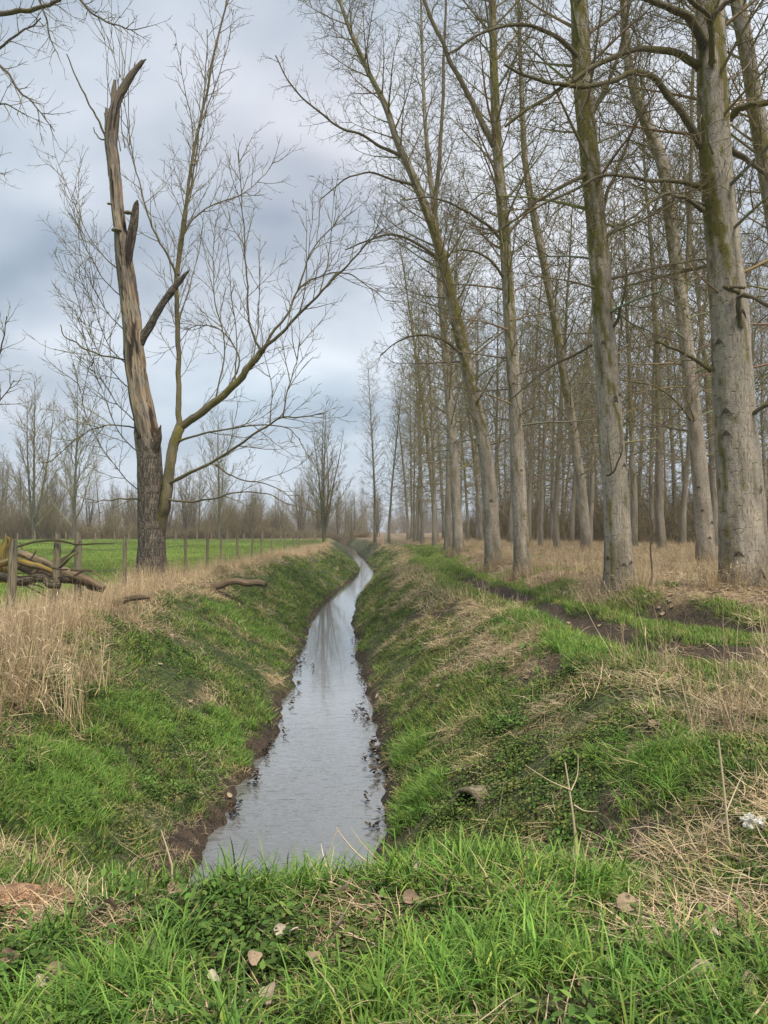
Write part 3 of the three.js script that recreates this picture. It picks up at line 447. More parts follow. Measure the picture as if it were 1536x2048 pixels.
// a mass of alike small growth: one group of kind stuff, a few instanced shapes in it
const tmpO = new THREE.Object3D(), tmpC = new THREE.Color();
function mass(name, label, partName, geos, mat, list) { // list of [x, y, z, scale, turn, color, normal, scaleY]
  const g = thing(name, label, undefined, V(0, 0, 0), undefined, 'stuff'); const lots = geos.map(() => []); list.forEach((e, k) => lots[k % geos.length].push(e));
  const up = V(0, 1, 0), qn = new THREE.Quaternion(), qy = new THREE.Quaternion();
  lots.forEach((lot, k) => { if (!lot.length) return; const m = new THREE.InstancedMesh(geos[k], mat, lot.length); m.name = partName; m.castShadow = m.receiveShadow = true; m.userData.kind = 'stuff';
    lot.forEach(([x, y, z, s, turn, c, nrm, sy], i) => { tmpO.position.set(x, y, z); qy.setFromAxisAngle(up, turn); if (nrm) { qn.setFromUnitVectors(up, nrm); tmpO.quaternion.copy(qn).multiply(qy); } else tmpO.quaternion.copy(qy); tmpO.scale.set(s, sy ?? s, s); tmpO.updateMatrix(); m.setMatrixAt(i, tmpO.matrix); m.setColorAt(i, tmpC.setRGB(c[0], c[1], c[2])); }); g.add(m); });
  return g;
}
const BRUSH = [[0.26, 0.20, 0.14], [0.24, 0.20, 0.12], [0.29, 0.215, 0.16], [0.25, 0.225, 0.10]];
{
  const r = rng(4242), bush = [1, 2, 3, 4].map(k => bushGeo(k * 7, 3.2, 1.6, 16, 0.022, BRUSH)), list = [];
  const tint = () => { const v = 0.75 + 0.5 * r(); return [v * (0.95 + 0.15 * r()), v, v * (0.9 + 0.15 * r())]; };
  for (let k = 0; k < 760; k++) { const x = -95 + r() * 92, d = 122 + Math.max(0, x + 45) * 0.9 + r() * r() * 34; list.push([x, heightAt(x, d) - 0.1, -d, (0.55 + 1.05 * r()) * (x > -14 ? 0.75 : 1), r() * 6.28, tint(), null, (0.45 + 2.2 * r() * clamp(0.45 + 2 * n2(x * 0.11, d * 0.05, 6)) + 0.4 * r()) * (x > -14 ? 0.7 : 1)]); }
  mass('scrub_hedge', 'brown leafless scrub along the wood beyond the pasture', 'scrub', bush, M.twig, list);
  const under = []; for (let k = 0; k < 700; k++) { const x = 13 + r() * 62, d = 60 + r() * 50 + Math.max(0, 22 - x) * 1.8; if (x / d > 0.58) continue; under.push([x, heightAt(x, d) - 0.1, -d, 0.8 + 1.0 * r(), r() * 6.28, tint(), null, 0.5 + 1.9 * r() * (0.5 + fbm(x * 0.09, d * 0.09, 3, 2) * 1.6 + 0.3)]); }
  mass('undergrowth', 'dark brown leafless thicket at the back of the plantation', 'scrub', bush, M.twig, under);
  const farB = [5, 6].map(k => bushGeo(k * 13, 9, 1.2, 16, 0.05, BRUSH)), far = []; for (let k = 0; k < 420; k++) { const x = -170 + r() * 330, d = 330 + r() * 190; far.push([x, 0, -d, 0.8 + 0.5 * r(), r() * 6.28, tint(), null, (r() < 0.3 ? 2.1 : 1) * (0.7 + 0.6 * r())]); }
  mass('distant_woods', 'pale hazy woods on the horizon', 'scrub', farB, M.twig, far);
}

// --- the broken old tree by the fence and the live stem that rises from its foot
{
  const d = 22, r = rng(31337), base = P(304, 1165, d); base.y = heightAt(base.x, d);
  const root = thing('broken_tree', 'old broken poplar with bare splintered trunk and one live leaning stem', 'tree', base);
  const seq = a => ({ p: a.map(([x, y, w, dd = 0]) => P(x, y, d + dd)), r: a.map(([x, y, w, dd = 0]) => w * (d + dd) / FPX) });
  const fill = (a, step) => { const c = new THREE.CatmullRomCurve3(a.p, false, 'centripetal'), n = Math.round(c.getLength() / step), pts = c.getPoints(n); return [pts, pts.map((_, k) => { const u = k / n * (a.p.length - 1), i = Math.min(a.p.length - 2, Math.floor(u)); return lerp(a.r[i], a.r[i + 1], u - i); })]; };
  const low = seq([[304, 1185, 40], [303, 1150, 32], [303, 1090, 27], [302, 1000, 26], [300, 950, 25], [298, 905, 24], [296, 880, 23]]), g0 = new Geo(), [lp, lr] = fill(low, 0.06);
  lp[0].y = base.y - 0.2; g0.tube(lp, lr, 30, (f, th, len) => { const v = 1 + 0.25 * n3(Math.cos(th) * 2, len * 2, Math.sin(th) * 2); return [0.205 * v, 0.178 * v, 0.148 * v]; }, true, (f, th, len) => 1 + 0.05 * Math.sin(th * 13 + 2 * n2(len, th)) * (0.5 + 0.5 * n3(Math.cos(th) * 3, len * 2, Math.sin(th) * 3)) + 0.06 * n3(Math.cos(th) * 2, len, Math.sin(th) * 2), 3);
  part('trunk', g0.build(base), M.furrow, root, { label: 'furrowed grey-brown bark of the lower trunk' });
  const bare = seq([[298, 925, 22.5], [297, 890, 24], [290, 840, 22.5], [281, 800, 22], [274, 760, 20.5], [269, 720, 20], [266, 660, 18.5], [259, 600, 17.5], [254, 560, 17.5], [248, 520, 16.5], [241, 460, 12.5], [233, 400, 12.5], [228, 330, 12], [222, 285, 12], [226, 240, 11], [233, 205, 9], [246, 178, 8], [262, 152, 7], [276, 134, 5.5], [286, 122, 4]]), g1 = new Geo(), [bp, br] = fill(bare, 0.07);
  const woodC = [0.54, 0.475, 0.395], greyC = [0.34, 0.305, 0.26], rotC = [0.06, 0.038, 0.024];
  const crack = (c, s, len) => 1 - sstep(0.02, 0.1, Math.abs(n3(c * 3.2 + 1, len * 0.42 + 0.25 * n3(c * 2, len * 2, s * 2), s * 3.2))), rotAt = (c, s, len) => sstep(0.24, 0.4, n3(c * 1.8, len * 0.75, s * 1.8 + 9) + 0.4 * n3(c * 6, len * 3, s * 6));
  g1.tube(bp, br, 44, (f, th, len) => { const c = Math.cos(th), s = Math.sin(th), grey = clamp(sstep(-0.05, 0.3, n3(c * 2.6 + 3, len * 0.5, s * 2.6) + 0.25 * n3(c * 6, len * 0.8, s * 6) - 0.06) + 0.85 * (1 - sstep(0.4, 1, Math.abs(len - 5.7))) + sstep(8.4, 9.4, len)), k = Math.max(0.6 * crack(c, s, len), rotAt(c, s, len)), v = 0.85 + 0.4 * n3(c * 8, len * 1.2, s * 8); return [0, 1, 2].map(i => lerp(lerp(woodC[i], greyC[i], grey) * v, rotC[i], k)); }, true,
    (f, th, len) => { const c = Math.cos(th), s = Math.sin(th); return 1 + 0.05 * Math.sin(th * 9 + 3 * n2(len * 0.5, 1)) + 0.14 * n3(c * 2.4, len * 0.8, s * 2.4) + 0.06 * n3(c * 8, len * 1.5, s * 8) - 0.2 * rotAt(c, s, len) - 0.09 * crack(c, s, len); }, 2);
  part('bare_trunk', g1.build(base), M.wood, root, { label: 'barkless tan and grey trunk with rot holes' });
  const shard = (a, name = 'splinter', mat = M.wood, col = greyC) => { const g = new Geo(), [p, rr] = fill(seq(a), 0.08); g.tube(p, rr, 9, (f, th, len) => { const v = 0.8 + 0.5 * n3(Math.cos(th) * 3, len * 2, Math.sin(th) * 3); return col.map(x => x * v); }, true, (f, th, len) => 1 + 0.25 * n3(Math.cos(th) * 2.4 + a[0][0], len * 2.5, Math.sin(th) * 2.4), 1); return part(name, g.build(base), mat, root); };
  shard([[218, 272, 6], [216, 240, 5], [213, 222, 3], [211, 214, 0.6]]); shard([[226, 250, 6], [227, 205, 5.5], [228, 178, 5], [230, 160, 3]]); shard([[235, 200, 4], [239, 188, 2.5], [241, 176, 0.5]]); shard([[262, 150, 3.5], [268, 138, 2.5], [270, 124, 0.5]]); shard([[280, 130, 4], [287, 122, 3], [293, 118, 0.6]]); shard([[214, 260, 5], [212, 236, 3], [208, 225, 0.5]]);
  shard([[250, 540, 9, -0.05], [258, 500, 10, -0.1], [264, 465, 9.5, -0.1], [270, 430, 8, -0.1], [273, 408, 5, -0.1], [275, 400, 1, -0.1]], 'broken_stub', M.furrow, [0.2, 0.17, 0.13]);
  shard([[256, 520, 3, -0.28], [258, 490, 5, -0.32], [264, 455, 3, -0.3]], 'painted_dark_rot', M.twig, [0.035, 0.022, 0.015]);  // solid rot strip; the darkness of a hollow is put into its colour
  shard([[272, 700, 10], [283, 680, 9], [298, 656, 8], [322, 612, 7.5], [344, 582, 7], [360, 562, 6], [372, 547, 3], [380, 540, 0.6]], 'broken_limb', M.furrow, [0.2, 0.18, 0.15]);
  shard([[306, 905, 10, -0.15], [316, 880, 8, -0.2], [319, 862, 4, -0.2], [322, 850, 0.8, -0.2]], 'bark_flap', M.furrow, [0.19, 0.15, 0.11]);
  for (const [x, y, s] of [[233, 461, 1], [256, 426, 0.85], [219, 408, 0.5]]) { // hoof-shaped bracket fungi
    const g = new THREE.SphereGeometry(0.13 * s, 16, 10), p = g.attributes.position, col = []; for (let k = 0; k < p.count; k++) { const yy = p.getY(k); p.setY(k, yy < 0 ? yy * 0.25 : yy * 0.62); p.setX(k, p.getX(k) * 1.15); const t = 0.7 + 0.3 * Math.sin(yy * 130); col.push(0.26 * t, 0.225 * t, 0.175 * t); }
    g.setAttribute('color', new THREE.Float32BufferAttribute(col, 3)); g.computeVertexNormals(); const m = part('bracket_fungus', g, M.fungus, root); m.position.copy(P(x, y, d - 0.2).sub(base));
  }
  // the live stem
  const crown = new Geo(), T = { density: [2.6, 3.2, 3.2], len: [2.3, 0.8, 0.28], rad: [0.014, 0.008, 0.0055], angle: [0.55, 0.55, 0.7], up: 0.8, wig: 0.3, tip: 0.004 };
  const stemCol = [0.235, 0.205, 0.13]; const limb = (pix, w0, w1, o = T, name = 'limb', from = 0.2) => bough(root, crown, spline(pix.map(([x, y, dd = 0]) => P(x, y, d + dd)), pix.length * 5), 0.8 * w0 * d / FPX, 0.85 * w1 * d / FPX, r, o, base, name, M.bark, w0 > 6 ? 14 : 7, stemCol, from);
  limb([[316, 1080, 0.1], [326, 1030, -0.15], [333, 1000, -0.25], [336, 960, -0.25], [344, 910, -0.2], [354, 870, -0.1], [361, 852, 0]], 15, 11.5, null, 'live_stem');
  limb([[360, 862, 0], [357, 825, 0.1], [357, 760, 0.2], [357, 700, 0.3], [355, 620, 0.4], [353, 560, 0.5], [358, 510, 0.6], [368, 440, 0.7], [380, 350, 0.8], [395, 265, 0.9], [412, 190, 1], [428, 110, 1.1], [444, 40, 1.2], [460, -40, 1.3]], 8.5, 2, { ...T, density: [2.3, 3.2, 3.2] }, 'limb', 0.15);
  limb([[354, 560, 0.5], [338, 515, 0.3], [315, 475, 0.2], [296, 430, 0.2], [282, 380, 0.3], [268, 320, 0.5], [255, 250, 0.6], [248, 190, 0.6]], 3.6, 0.8);
  limb([[355, 550, 0.5], [366, 480, 0.9], [374, 410, 1.3], [388, 340, 1.6], [398, 260, 1.9], [410, 170, 2.2], [415, 60, 2.4]], 4, 1.2);
  limb([[364, 470, 0.7], [400, 425, 1], [440, 405, 1.3], [480, 390, 1.6], [520, 360, 1.9], [550, 320, 2.2]], 2.6, 0.7);
  limb([[360, 855, 0], [398, 828, -0.1], [440, 796, -0.2], [480, 757, -0.3], [502, 728, -0.4], [525, 699, -0.5]], 10, 7.5, { ...T, density: [2.3, 3.2, 3.2] }, 'limb', 0.1);
  limb([[525, 699, -0.5], [550, 677, -0.6], [585, 642, -0.8], [625, 602, -1], [665, 562, -1.2], [700, 525, -1.4], [735, 488, -1.6], [770, 455, -1.8]], 5.2, 1.2);
  limb([[527, 700, -0.5], [548, 660, -0.4], [575, 628, -0.3], [597, 578, -0.2], [640, 552, -0.1], [690, 545, 0], [740, 575, 0.1], [770, 600, 0.2]], 4, 0.9);
  limb([[522, 702, -0.5], [508, 675, -0.6], [497, 630, -0.7], [495, 560, -0.8], [490, 500, -0.9], [487, 440, -1], [480, 370, -1.1], [476, 300, -1.2]], 3.4, 0.8);
  limb([[597, 578, -0.2], [615, 520, -0.1], [640, 480, 0], [672, 445, 0.1], [700, 400, 0.2]], 2.6, 0.7);
  limb([[336, 968, -0.3], [372, 950, -0.5], [420, 926, -0.8], [470, 894, -1.1], [520, 860, -1.4], [566, 834, -1.7], [600, 836, -1.9], [650, 825, -2.1]], 5.5, 1, { ...T, density: [1.9, 3.2, 3] });
  limb([[358, 882, -0.2], [400, 868, -0.4], [460, 857, -0.6], [520, 850, -0.8], [575, 855, -1], [600, 880, -1.2]], 3.4, 0.8, { ...T, density: [1.9, 3.2, 3] });
  limb([[330, 1000, -0.3], [380, 1002, -0.6], [430, 996, -0.9], [480, 984, -1.2], [540, 990, -1.5], [580, 1010, -1.8]], 3.4, 0.8, { ...T, density: [1, 2, 2] });
  limb([[432, 930, -0.8], [470, 955, -1], [520, 965, -1.2], [560, 980, -1.4], [595, 1010, -1.6]], 2.4, 0.7, { ...T, density: [1, 2, 2] });
  limb([[450, 790, -0.2], [478, 720, 0], [440, 660, 0.3], [400, 650, 0.6], [366, 660, 0.9]], 2.6, 0.9);
  limb([[430, 805, -0.2], [450, 700, 0.4], [430, 600, 0.9], [425, 520, 1.3], [432, 440, 1.6]], 2.2, 0.7);
  for (const [x0, y0, x1, y1, w] of [[470, 765, 452, 480, 2.2], [505, 725, 520, 470, 2], [600, 625, 612, 400, 2], [640, 585, 668, 380, 1.8], [357, 720, 325, 420, 2.2], [368, 440, 420, 150, 2.2], [385, 330, 350, 60, 2], [400, 250, 470, 20, 2], [540, 845, 520, 640, 1.6], [358, 640, 410, 420, 2]]) limb([[x0, y0, -0.3], [lerp(x0, x1, 0.25) + 8, lerp(y0, y1, 0.3), -0.2 + r()], [lerp(x0, x1, 0.7) + 4, lerp(y0, y1, 0.65), r()], [x1, y1, r() * 1.5]], w, 0.5, { ...T, density: [1.7, 3, 3], len: [1.2, 0.5, 0.24] }, 'shoot', 0.2);
  limb([[566, 834, -1.7], [575, 780, -1.7], [590, 730, -1.7], [602, 680, -1.7]], 2, 0.6);
  // shoots on the far side and out to the left
  limb([[292, 1000, 0.1], [250, 998, 0.2], [210, 1002, 0.3], [178, 1004, 0.4]], 2.6, 0.8, { ...T, density: [1, 2, 2] });
  limb([[290, 862, 0.3], [240, 850, 0.4], [195, 856, 0.5], [150, 880, 0.6], [100, 925, 0.7]], 2.4, 0.8);
  limb([[262, 722, 0.2], [215, 712, 0.1], [180, 702, 0], [150, 684, -0.1], [128, 672, -0.2], [120, 650, -0.2]], 2.6, 1.2, { ...T, density: [0.4, 1.5, 2] });
  limb([[212, 276, 0], [195, 235, -0.1], [175, 200, -0.2], [155, 160, -0.3], [132, 108, -0.4]], 3.2, 1.4, null, 'dead_branch');
  limb([[213, 280, 0], [195, 272, 0], [188, 255, 0]], 2.2, 1, null, 'dead_branch');
  for (let k = 0; k < 8; k++) { const y0 = 1000 - k * 62 - r() * 30, x0 = interp([[400, 235], [560, 254], [700, 268], [800, 281], [900, 297], [1020, 300]], y0)[0] - 8, reach = 60 + r() * 110; limb([[x0, y0, 0.3], [x0 - reach * 0.35, y0 - reach * 0.35, 0.4 + r()], [x0 - reach * 0.65, y0 - reach * (0.8 + 0.3 * r()), 0.6 + r()], [x0 - reach * 0.85, y0 - reach * 1.5, 0.8 + r()]], 1.7, 0.6); }
  for (let k = 0; k < 6; k++) { const x0 = 214 + k * 9, y0 = 300 - k * 6; limb([[x0, y0 + 20, 0.2], [x0 - 12 + r() * 20, y0 - 60, 0.3], [x0 - 18 + r() * 26, y0 - 150, 0.4], [x0 - 16 + r() * 30, y0 - 240, 0.5]], 1.3, 0.5, { ...T, density: [0.35, 1.5, 2] }, 'shoot'); }
  part('crown', crown.build(base), M.twig, root, { kind: 'stuff' });
}
{ // a tree outside the left edge whose boughs hang into the picture
  const d = 15, r = rng(99), base = P(-330, 1200, d); base.y = heightAt(base.x, d);
  const root = thing('overhanging_tree', 'bare tree beyond the left edge whose boughs hang into the upper corner', 'tree', base), crown = new Geo(), tg = new Geo();
  const sp = spline([V(base.x, base.y - 0.2, base.z), P(-325, 900, d), P(-310, 500, d), P(-300, 100, d), P(-290, -300, d), P(-285, -700, d)], 60); tg.tube(sp, taper(61, 0.3, 0.05), 14, trunkSkin(GREY, MOSS, 3, 0.2, 3, 9), true, flare(2), 2); part('trunk', tg.build(base), M.bark, root);
  const T = { density: [2.2, 4.5, 4], len: [0.95, 0.4, 0.16], rad: [0.010, 0.0055, 0.0035], angle: [0.75, 0.7, 0.8], up: 0.9, wig: 0.34, tip: 0.002 };
  const B = (pix, w0, w1) => bough(root, crown, spline(pix.map(([x, y, dd = 0]) => P(x, y, d + dd)), pix.length * 5), w0 * d / FPX, w1 * d / FPX, r, T, base, 'limb', M.bark, 7, [0.25, 0.225, 0.18], 0.45);
  B([[-300, 90], [-150, 50, -0.4], [-40, 30, -0.8], [30, 22, -1], [80, 16, -1.1], [115, 2, -1.2], [140, -25, -1.3]], 8, 2.6);
  B([[-300, 220], [-150, 165, -0.3], [-40, 120, -0.5], [0, 95, -0.6], [45, 65, -0.7], [85, 40, -0.8]], 6, 1.2);
  B([[-300, 150], [-120, 90, -0.6], [-30, 110, -1], [5, 135, -1.1], [35, 175, -1.2], [70, 215, -1.3], [110, 262, -1.4]], 5, 0.9);
  B([[-295, -60], [-60, -80, -0.5], [60, -60, -0.8], [150, -10, -1], [185, 25, -1.1], [230, 50, -1.2], [272, 60, -1.3]], 5, 0.8);
  B([[-290, -20], [-80, -30, -0.5], [60, -20, -0.8], [88, 20, -1], [98, 70, -1.1], [115, 108, -1.2]], 4, 0.8);
  B([[-310, 330], [-160, 250, -0.4], [-60, 215, -0.7], [10, 208, -0.9], [50, 225, -1]], 4.5, 0.8);
  B([[-320, 800], [-180, 760, -0.3], [-70, 780, -0.5], [-20, 740, -0.6], [8, 680, -0.7], [12, 630, -0.8]], 4, 0.8);
  B([[-320, 900], [-160, 860, -0.3], [-60, 850, -0.5], [0, 800, -0.6], [30, 760, -0.7]], 3.5, 0.7);
  B([[-315, 460], [-160, 400, -0.4], [-60, 350, -0.6], [-15, 340, -0.8], [12, 352, -0.9]], 3.5, 0.7);
  part('crown', crown.build(base), M.twig, root, { kind: 'stuff' });
}
{ // the bare sapling in the dry grass between the trunks
  const d = 14.6, r = rng(12), base = P(1302, 1185, d); base.y = heightAt(base.x, d); const root = thing('sapling', 'thin bare sapling in dry grass between two big trunks', 'sapling', base), g = new Geo(), c = new Geo();
  const sp = spline([V(base.x, base.y - 0.1, base.z), P(1304, 1140, d), P(1301, 1095, d), P(1306, 1060, d), P(1298, 1020, d)], 20); g.tube(sp, taper(21, 0.022, 0.006), 8, [0.13, 0.11, 0.08]); part('trunk', g.build(base), M.twig, root);
  dress(c, sp, { density: [7, 6, 5], len: [0.75, 0.3, 0.15], rad: [0.007, 0.004, 0.003], angle: [0.8, 0.7, 0.7], up: 0.6, wig: 0.4, tip: 0.002 }, r, 0, 0.35); part('crown', c.build(base), M.twig, root, { kind: 'stuff' });
}
console.log('trees done');

// ------------------------------------------------------------------ fences
function post(parent, base, top, rad, seed) {
  const g = new Geo(), n = 9, pts = [], rr = []; for (let k = 0; k <= n; k++) { pts.push(base.clone().lerp(top, k / n)); rr.push(rad * (k > n - 1 ? 0.72 : 1)); }
  g.tube(pts, rr, 10, (f, th, len) => { const v = 0.8 + 0.5 * n3(Math.cos(th) * 2 + seed, len * 3, Math.sin(th) * 2), l = sstep(0.1, 0.4, n3(Math.cos(th) * 2 + seed, len * 4, seed)); return [lerp(0.43, 0.42, l) * v, lerp(0.40, 0.40, l) * v, lerp(0.33, 0.25, l) * v]; }, true, (f, th, len) => 1 + 0.1 * n3(Math.cos(th) * 2.5 + seed, len * 2, Math.sin(th) * 2.5) + 0.05 * Math.sin(th * 4 + seed), 1);
  part('post', g.build(parent.position), M.wood, parent);
}
{
  const r = rng(8), F = thing('pasture_fence', 'weathered post and wire fence along the ditch bank', 'fence', V(-5.5, 0.1, -12)), tops = [];
  const list = [[22, 10.6, -0.05], [112, 12.2, 0.02], [157, 13.3, -0.01], [250, 17.2, 0.0], [371, 23, 0], [414, 26, 0.02], [442, 28.5, 0], [476, 31.7, -0.02], [503, 34.8, 0.03], [523, 37.7, 0], [544, 41, 0], [569, 46, 0.02], [587, 51, 0], [598, 55, 0], [606, 59, 0], [613, 63, 0], [620, 67, 0.02], [627, 71.5, 0], [633, 76, 0]];
  list.forEach(([px, d, lean], k) => { const top = P(px, 1062, d); const b = V(top.x, heightAt(top.x, d) - 0.25, -d); top.y = b.y + 1.5 + (r() - 0.5) * 0.14 + (k === 3 ? 0.08 : 0); top.x += lean * 1.5 + (k === 0 ? 0.12 : 0); top.z += (r() - 0.5) * 0.1; post(F, b, top, (k < 3 ? 0.052 : 0.042) + 0.012 * r(), k * 3.7); tops.push([b, top]); });
  for (const f of [0.55, 0.82]) for (let k = 0; k < tops.length - 1; k++) { const a = tops[k][0].clone().lerp(tops[k][1], f), b = tops[k + 1][0].clone().lerp(tops[k + 1][1], f), m = a.clone().lerp(b, 0.5); m.y -= 0.04; const g = new Geo(); g.tube(spline([a, m, b], 6), taper(7, 0.0045, 0.0045), 4, [1, 1, 1]); part('wire', g.build(F.position), M.wire, F); }
  const F2 = thing('far_fence', 'row of small pale posts across the far side of the pasture', 'fence', V(-30, 0.1, -100)); for (let k = 0; k < 22; k++) { const x = -52 + k * 2.1 + r() * 0.6, d = 96 + r() * 3 - k * 0.5, b = V(x, heightAt(x, d) - 0.2, -d); post(F2, b, V(x + (r() - 0.5) * 0.1, b.y + 1.35 + r() * 0.3, -d), 0.07, k); }
}
// ------------------------------------------------------------------ fallen wood
function log(name, label, d, pix, mat, col, opt = {}) { // pix = [px, py, half width px, depth offset]
  const pts = pix.map(([x, y, w, dd = 0]) => P(x, y, d + dd)), c = new THREE.CatmullRomCurve3(pts, false, 'centripetal'), n = Math.max(8, Math.round(c.getLength() / 0.05)), q = c.getPoints(n), rr = q.map((_, k) => { const u = k / n * (pix.length - 1), i = Math.min(pix.length - 2, Math.floor(u)); return lerp(pix[i][2], pix[i + 1][2], u - i) * d / FPX; });
  q.forEach((p, k) => { const f = Math.min(1, k / 4), a = 0.05 + rr[k] * 0.3; p.x += f * a * n3(k * 0.16, pix[0][0], 1.5); p.y += f * a * n3(k * 0.16, pix[0][0], 7.5); rr[k] *= 1 + 0.2 * n3(k * 0.35, pix[0][1], 3.3); });
  const base = pts[0].clone(), root = thing(name, label, opt.cat ?? 'log', base, opt.group), g = new Geo(), s = pix[0][0];
  g.tube(q, rr, opt.sides ?? 14, (f, th, len) => { const v = 0.75 + 0.6 * n3(Math.cos(th) * 2 + s, len * 2.2, Math.sin(th) * 2), l = opt.lichen ? sstep(-0.1, 0.25, n3(Math.cos(th) * 1.6 + s, len * 3, Math.sin(th) * 1.6) + 0.15) : 0; return [lerp(col[0], 0.46, l) * v, lerp(col[1], 0.36, l) * v, lerp(col[2], 0.07, l) * v]; }, true, (f, th, len) => 1 + 0.26 * n3(Math.cos(th) * 2.2 + s, len * 1.6, Math.sin(th) * 2.2) + 0.1 * n3(Math.cos(th) * 5 + s, len * 5, Math.sin(th) * 5) + 0.06 * Math.sin(th * 7 + s), 1);
  part(opt.part ?? 'trunk', g.build(base), mat, root);
  for (const side of opt.sticks ?? []) { const p2 = side.map(([x, y, w, dd = 0]) => P(x, y, d + dd)), g2 = new Geo(), sp = spline(p2, 10); g2.tube(sp, taper(11, side[0][2] * d / FPX, side.at(-1)[2] * d / FPX), 6, col); part('branch_stub', g2.build(base), mat, root); }
  return root;
}
log('split_log', 'split fallen trunk lying behind the near fence posts', 13.6, [[36, 1106, 5], [70, 1120, 8.5, -0.1], [110, 1134, 9.5, -0.2], [150, 1149, 9.5, -0.3], [185, 1161, 8, -0.4], [212, 1172, 4, -0.5]], M.wood, [0.36, 0.29, 0.2], { sticks: [[[60, 1120, 4], [45, 1100, 3], [40, 1085, 1]], [[150, 1150, 3, -0.5], [175, 1140, 2, -0.6], [215, 1165, 1, -0.7]]] });
log('rotten_log', 'dark rotten trunk lying under the split one', 13.3, [[30, 1132, 6], [80, 1142, 7.5], [130, 1153, 8], [175, 1170, 6], [205, 1182, 3.5]], M.furrow, [0.15, 0.115, 0.08]);
log('lichen_stump', 'short stump coated in yellow lichen at the left edge', 12.4, [[8, 1165, 13], [10, 1130, 11], [13, 1100, 10], [14, 1084, 9], [13, 1077, 5]], M.wood, [0.3, 0.24, 0.12], { lichen: true, cat: 'stump' });
log('lichen_log', 'yellow lichened log lying across the wood heap', 12.2, [[-10, 1128, 8], [30, 1124, 7], [70, 1128, 6.5], [108, 1146, 5]], M.wood, [0.32, 0.26, 0.14], { lichen: true });
log('fallen_log', 'lower grey log in the heap behind dry reeds', 12.0, [[-20, 1150, 9], [40, 1158, 9], [90, 1162, 8], [120, 1172, 6]], M.furrow, [0.2, 0.17, 0.12]);
log('dead_branch', 'thin mossy dead branch arching over the fence posts', 12.1, [[28, 1096, 2.6], [60, 1085, 2.4], [100, 1081, 2.2], [125, 1082, 2.2], [150, 1090, 2], [185, 1090, 1.6], [230, 1089, 0.8]], M.bark, [0.2, 0.18, 0.09], { cat: 'branch', part: 'stem', sides: 7 });
log('fallen_branch', 'weathered branch lying on the bank crest, pointing over the ditch', 19.2, [[398, 1172, 5], [430, 1170, 7], [470, 1166, 7.5], [505, 1169, 7], [525, 1168, 6], [535, 1165, 3]], M.wood, [0.3, 0.24, 0.17], { cat: 'branch', part: 'stem' });
log('fallen_branch', 'curved dark branch lying in front of the wood heap', 12.6, [[222, 1212, 5], [238, 1204, 6.5], [255, 1196, 6], [275, 1194, 5], [298, 1196, 2.5]], M.wood, [0.26, 0.21, 0.15], { cat: 'branch', part: 'stem', sticks: [[[272, 1194, 2.4], [275, 1215, 2, -0.05], [276, 1240, 1.4, -0.1]]] });

{ // loose sticks of the heap
  const r = rng(404); for (let k = 0; k < 14; k++) { const x = 4 + r() * 150, y = 1118 + r() * 52, a = (r() - 0.35) * 1.4, len = 26 + r() * 46, w = 1.3 + 1.9 * r(), dd = r() * 0.9; log('loose_stick', 'loose grey stick lying in the wood heap behind the near fence posts', 11.9 + dd, [[x, y, w], [x + Math.cos(a) * len * 0.5, y - Math.sin(a) * len * 0.5 + 4 * (r() - 0.5), w * 0.85, 0.2 * (r() - 0.5)], [x + Math.cos(a) * len, y - Math.sin(a) * len, w * 0.5, 0.3 * (r() - 0.5)]], M.wood, [0.26, 0.22, 0.16], { cat: 'stick', part: 'stem', sides: 6, group: 'sticks of the wood heap' }); }
}
// ------------------------------------------------------------------ drain mouth, stone, white lump
{
  const q = PIPE.clone(), root = thing('drain_pipe', 'old concrete drain mouth half buried in the bank', 'pipe', q), into = V(0.66, -0.16, -0.72).normalize();
  const shell = new THREE.LatheGeometry([[0.115, 1.2], [0.115, 0.03], [0.125, 0.004], [0.15, 0], [0.163, 0.02], [0.165, 1.2]].map(([a, b]) => new THREE.Vector2(a, b)), 36); const p = shell.attributes.position; for (let k = 0; k < p.count; k++) { const v = V(p.getX(k), p.getY(k), p.getZ(k)), w = 1 + 0.05 * n3(v.x * 14, v.y * 9, v.z * 14); p.setXYZ(k, v.x * w, v.y + 0.03 * n3(v.x * 18, 3, v.z * 18), v.z * w); } shell.computeVertexNormals();
  const m = part('pipe_wall', shell, M.concrete, root); m.quaternion.setFromUnitVectors(V(0, 1, 0), into);
  const plug = part('added_light_cap', new THREE.CylinderGeometry(0.13, 0.13, 0.03, 24), M.concrete, root); plug.quaternion.copy(m.quaternion); plug.position.copy(into).multiplyScalar(1.15);  // added cap deep in the buried pipe, keeps light from leaking in
}
function lump(name, label, cat, pos, s, mat, seed, amp = 0.3, det = 4) { const g = new THREE.IcosahedronGeometry(1, det), p = g.attributes.position, v = V(0, 0, 0); for (let k = 0; k < p.count; k++) { v.fromBufferAttribute(p, k); const w = 1 + amp * n3(v.x * 1.4 + seed, v.y * 1.4, v.z * 1.4) + amp * 0.5 * n3(v.x * 3.5, v.y * 3.5 + seed, v.z * 3.5) + amp * 0.2 * n3(v.x * 9, v.y * 9, v.z * 9 + seed); p.setXYZ(k, v.x * w * s[0], v.y * w * s[1], v.z * w * s[2]); } g.computeVertexNormals(); const m = new THREE.Mesh(g, mat); m.name = numbered(name); m.position.copy(pos); m.castShadow = m.receiveShadow = true; m.userData = { label, category: cat }; scene.add(m); return m; }
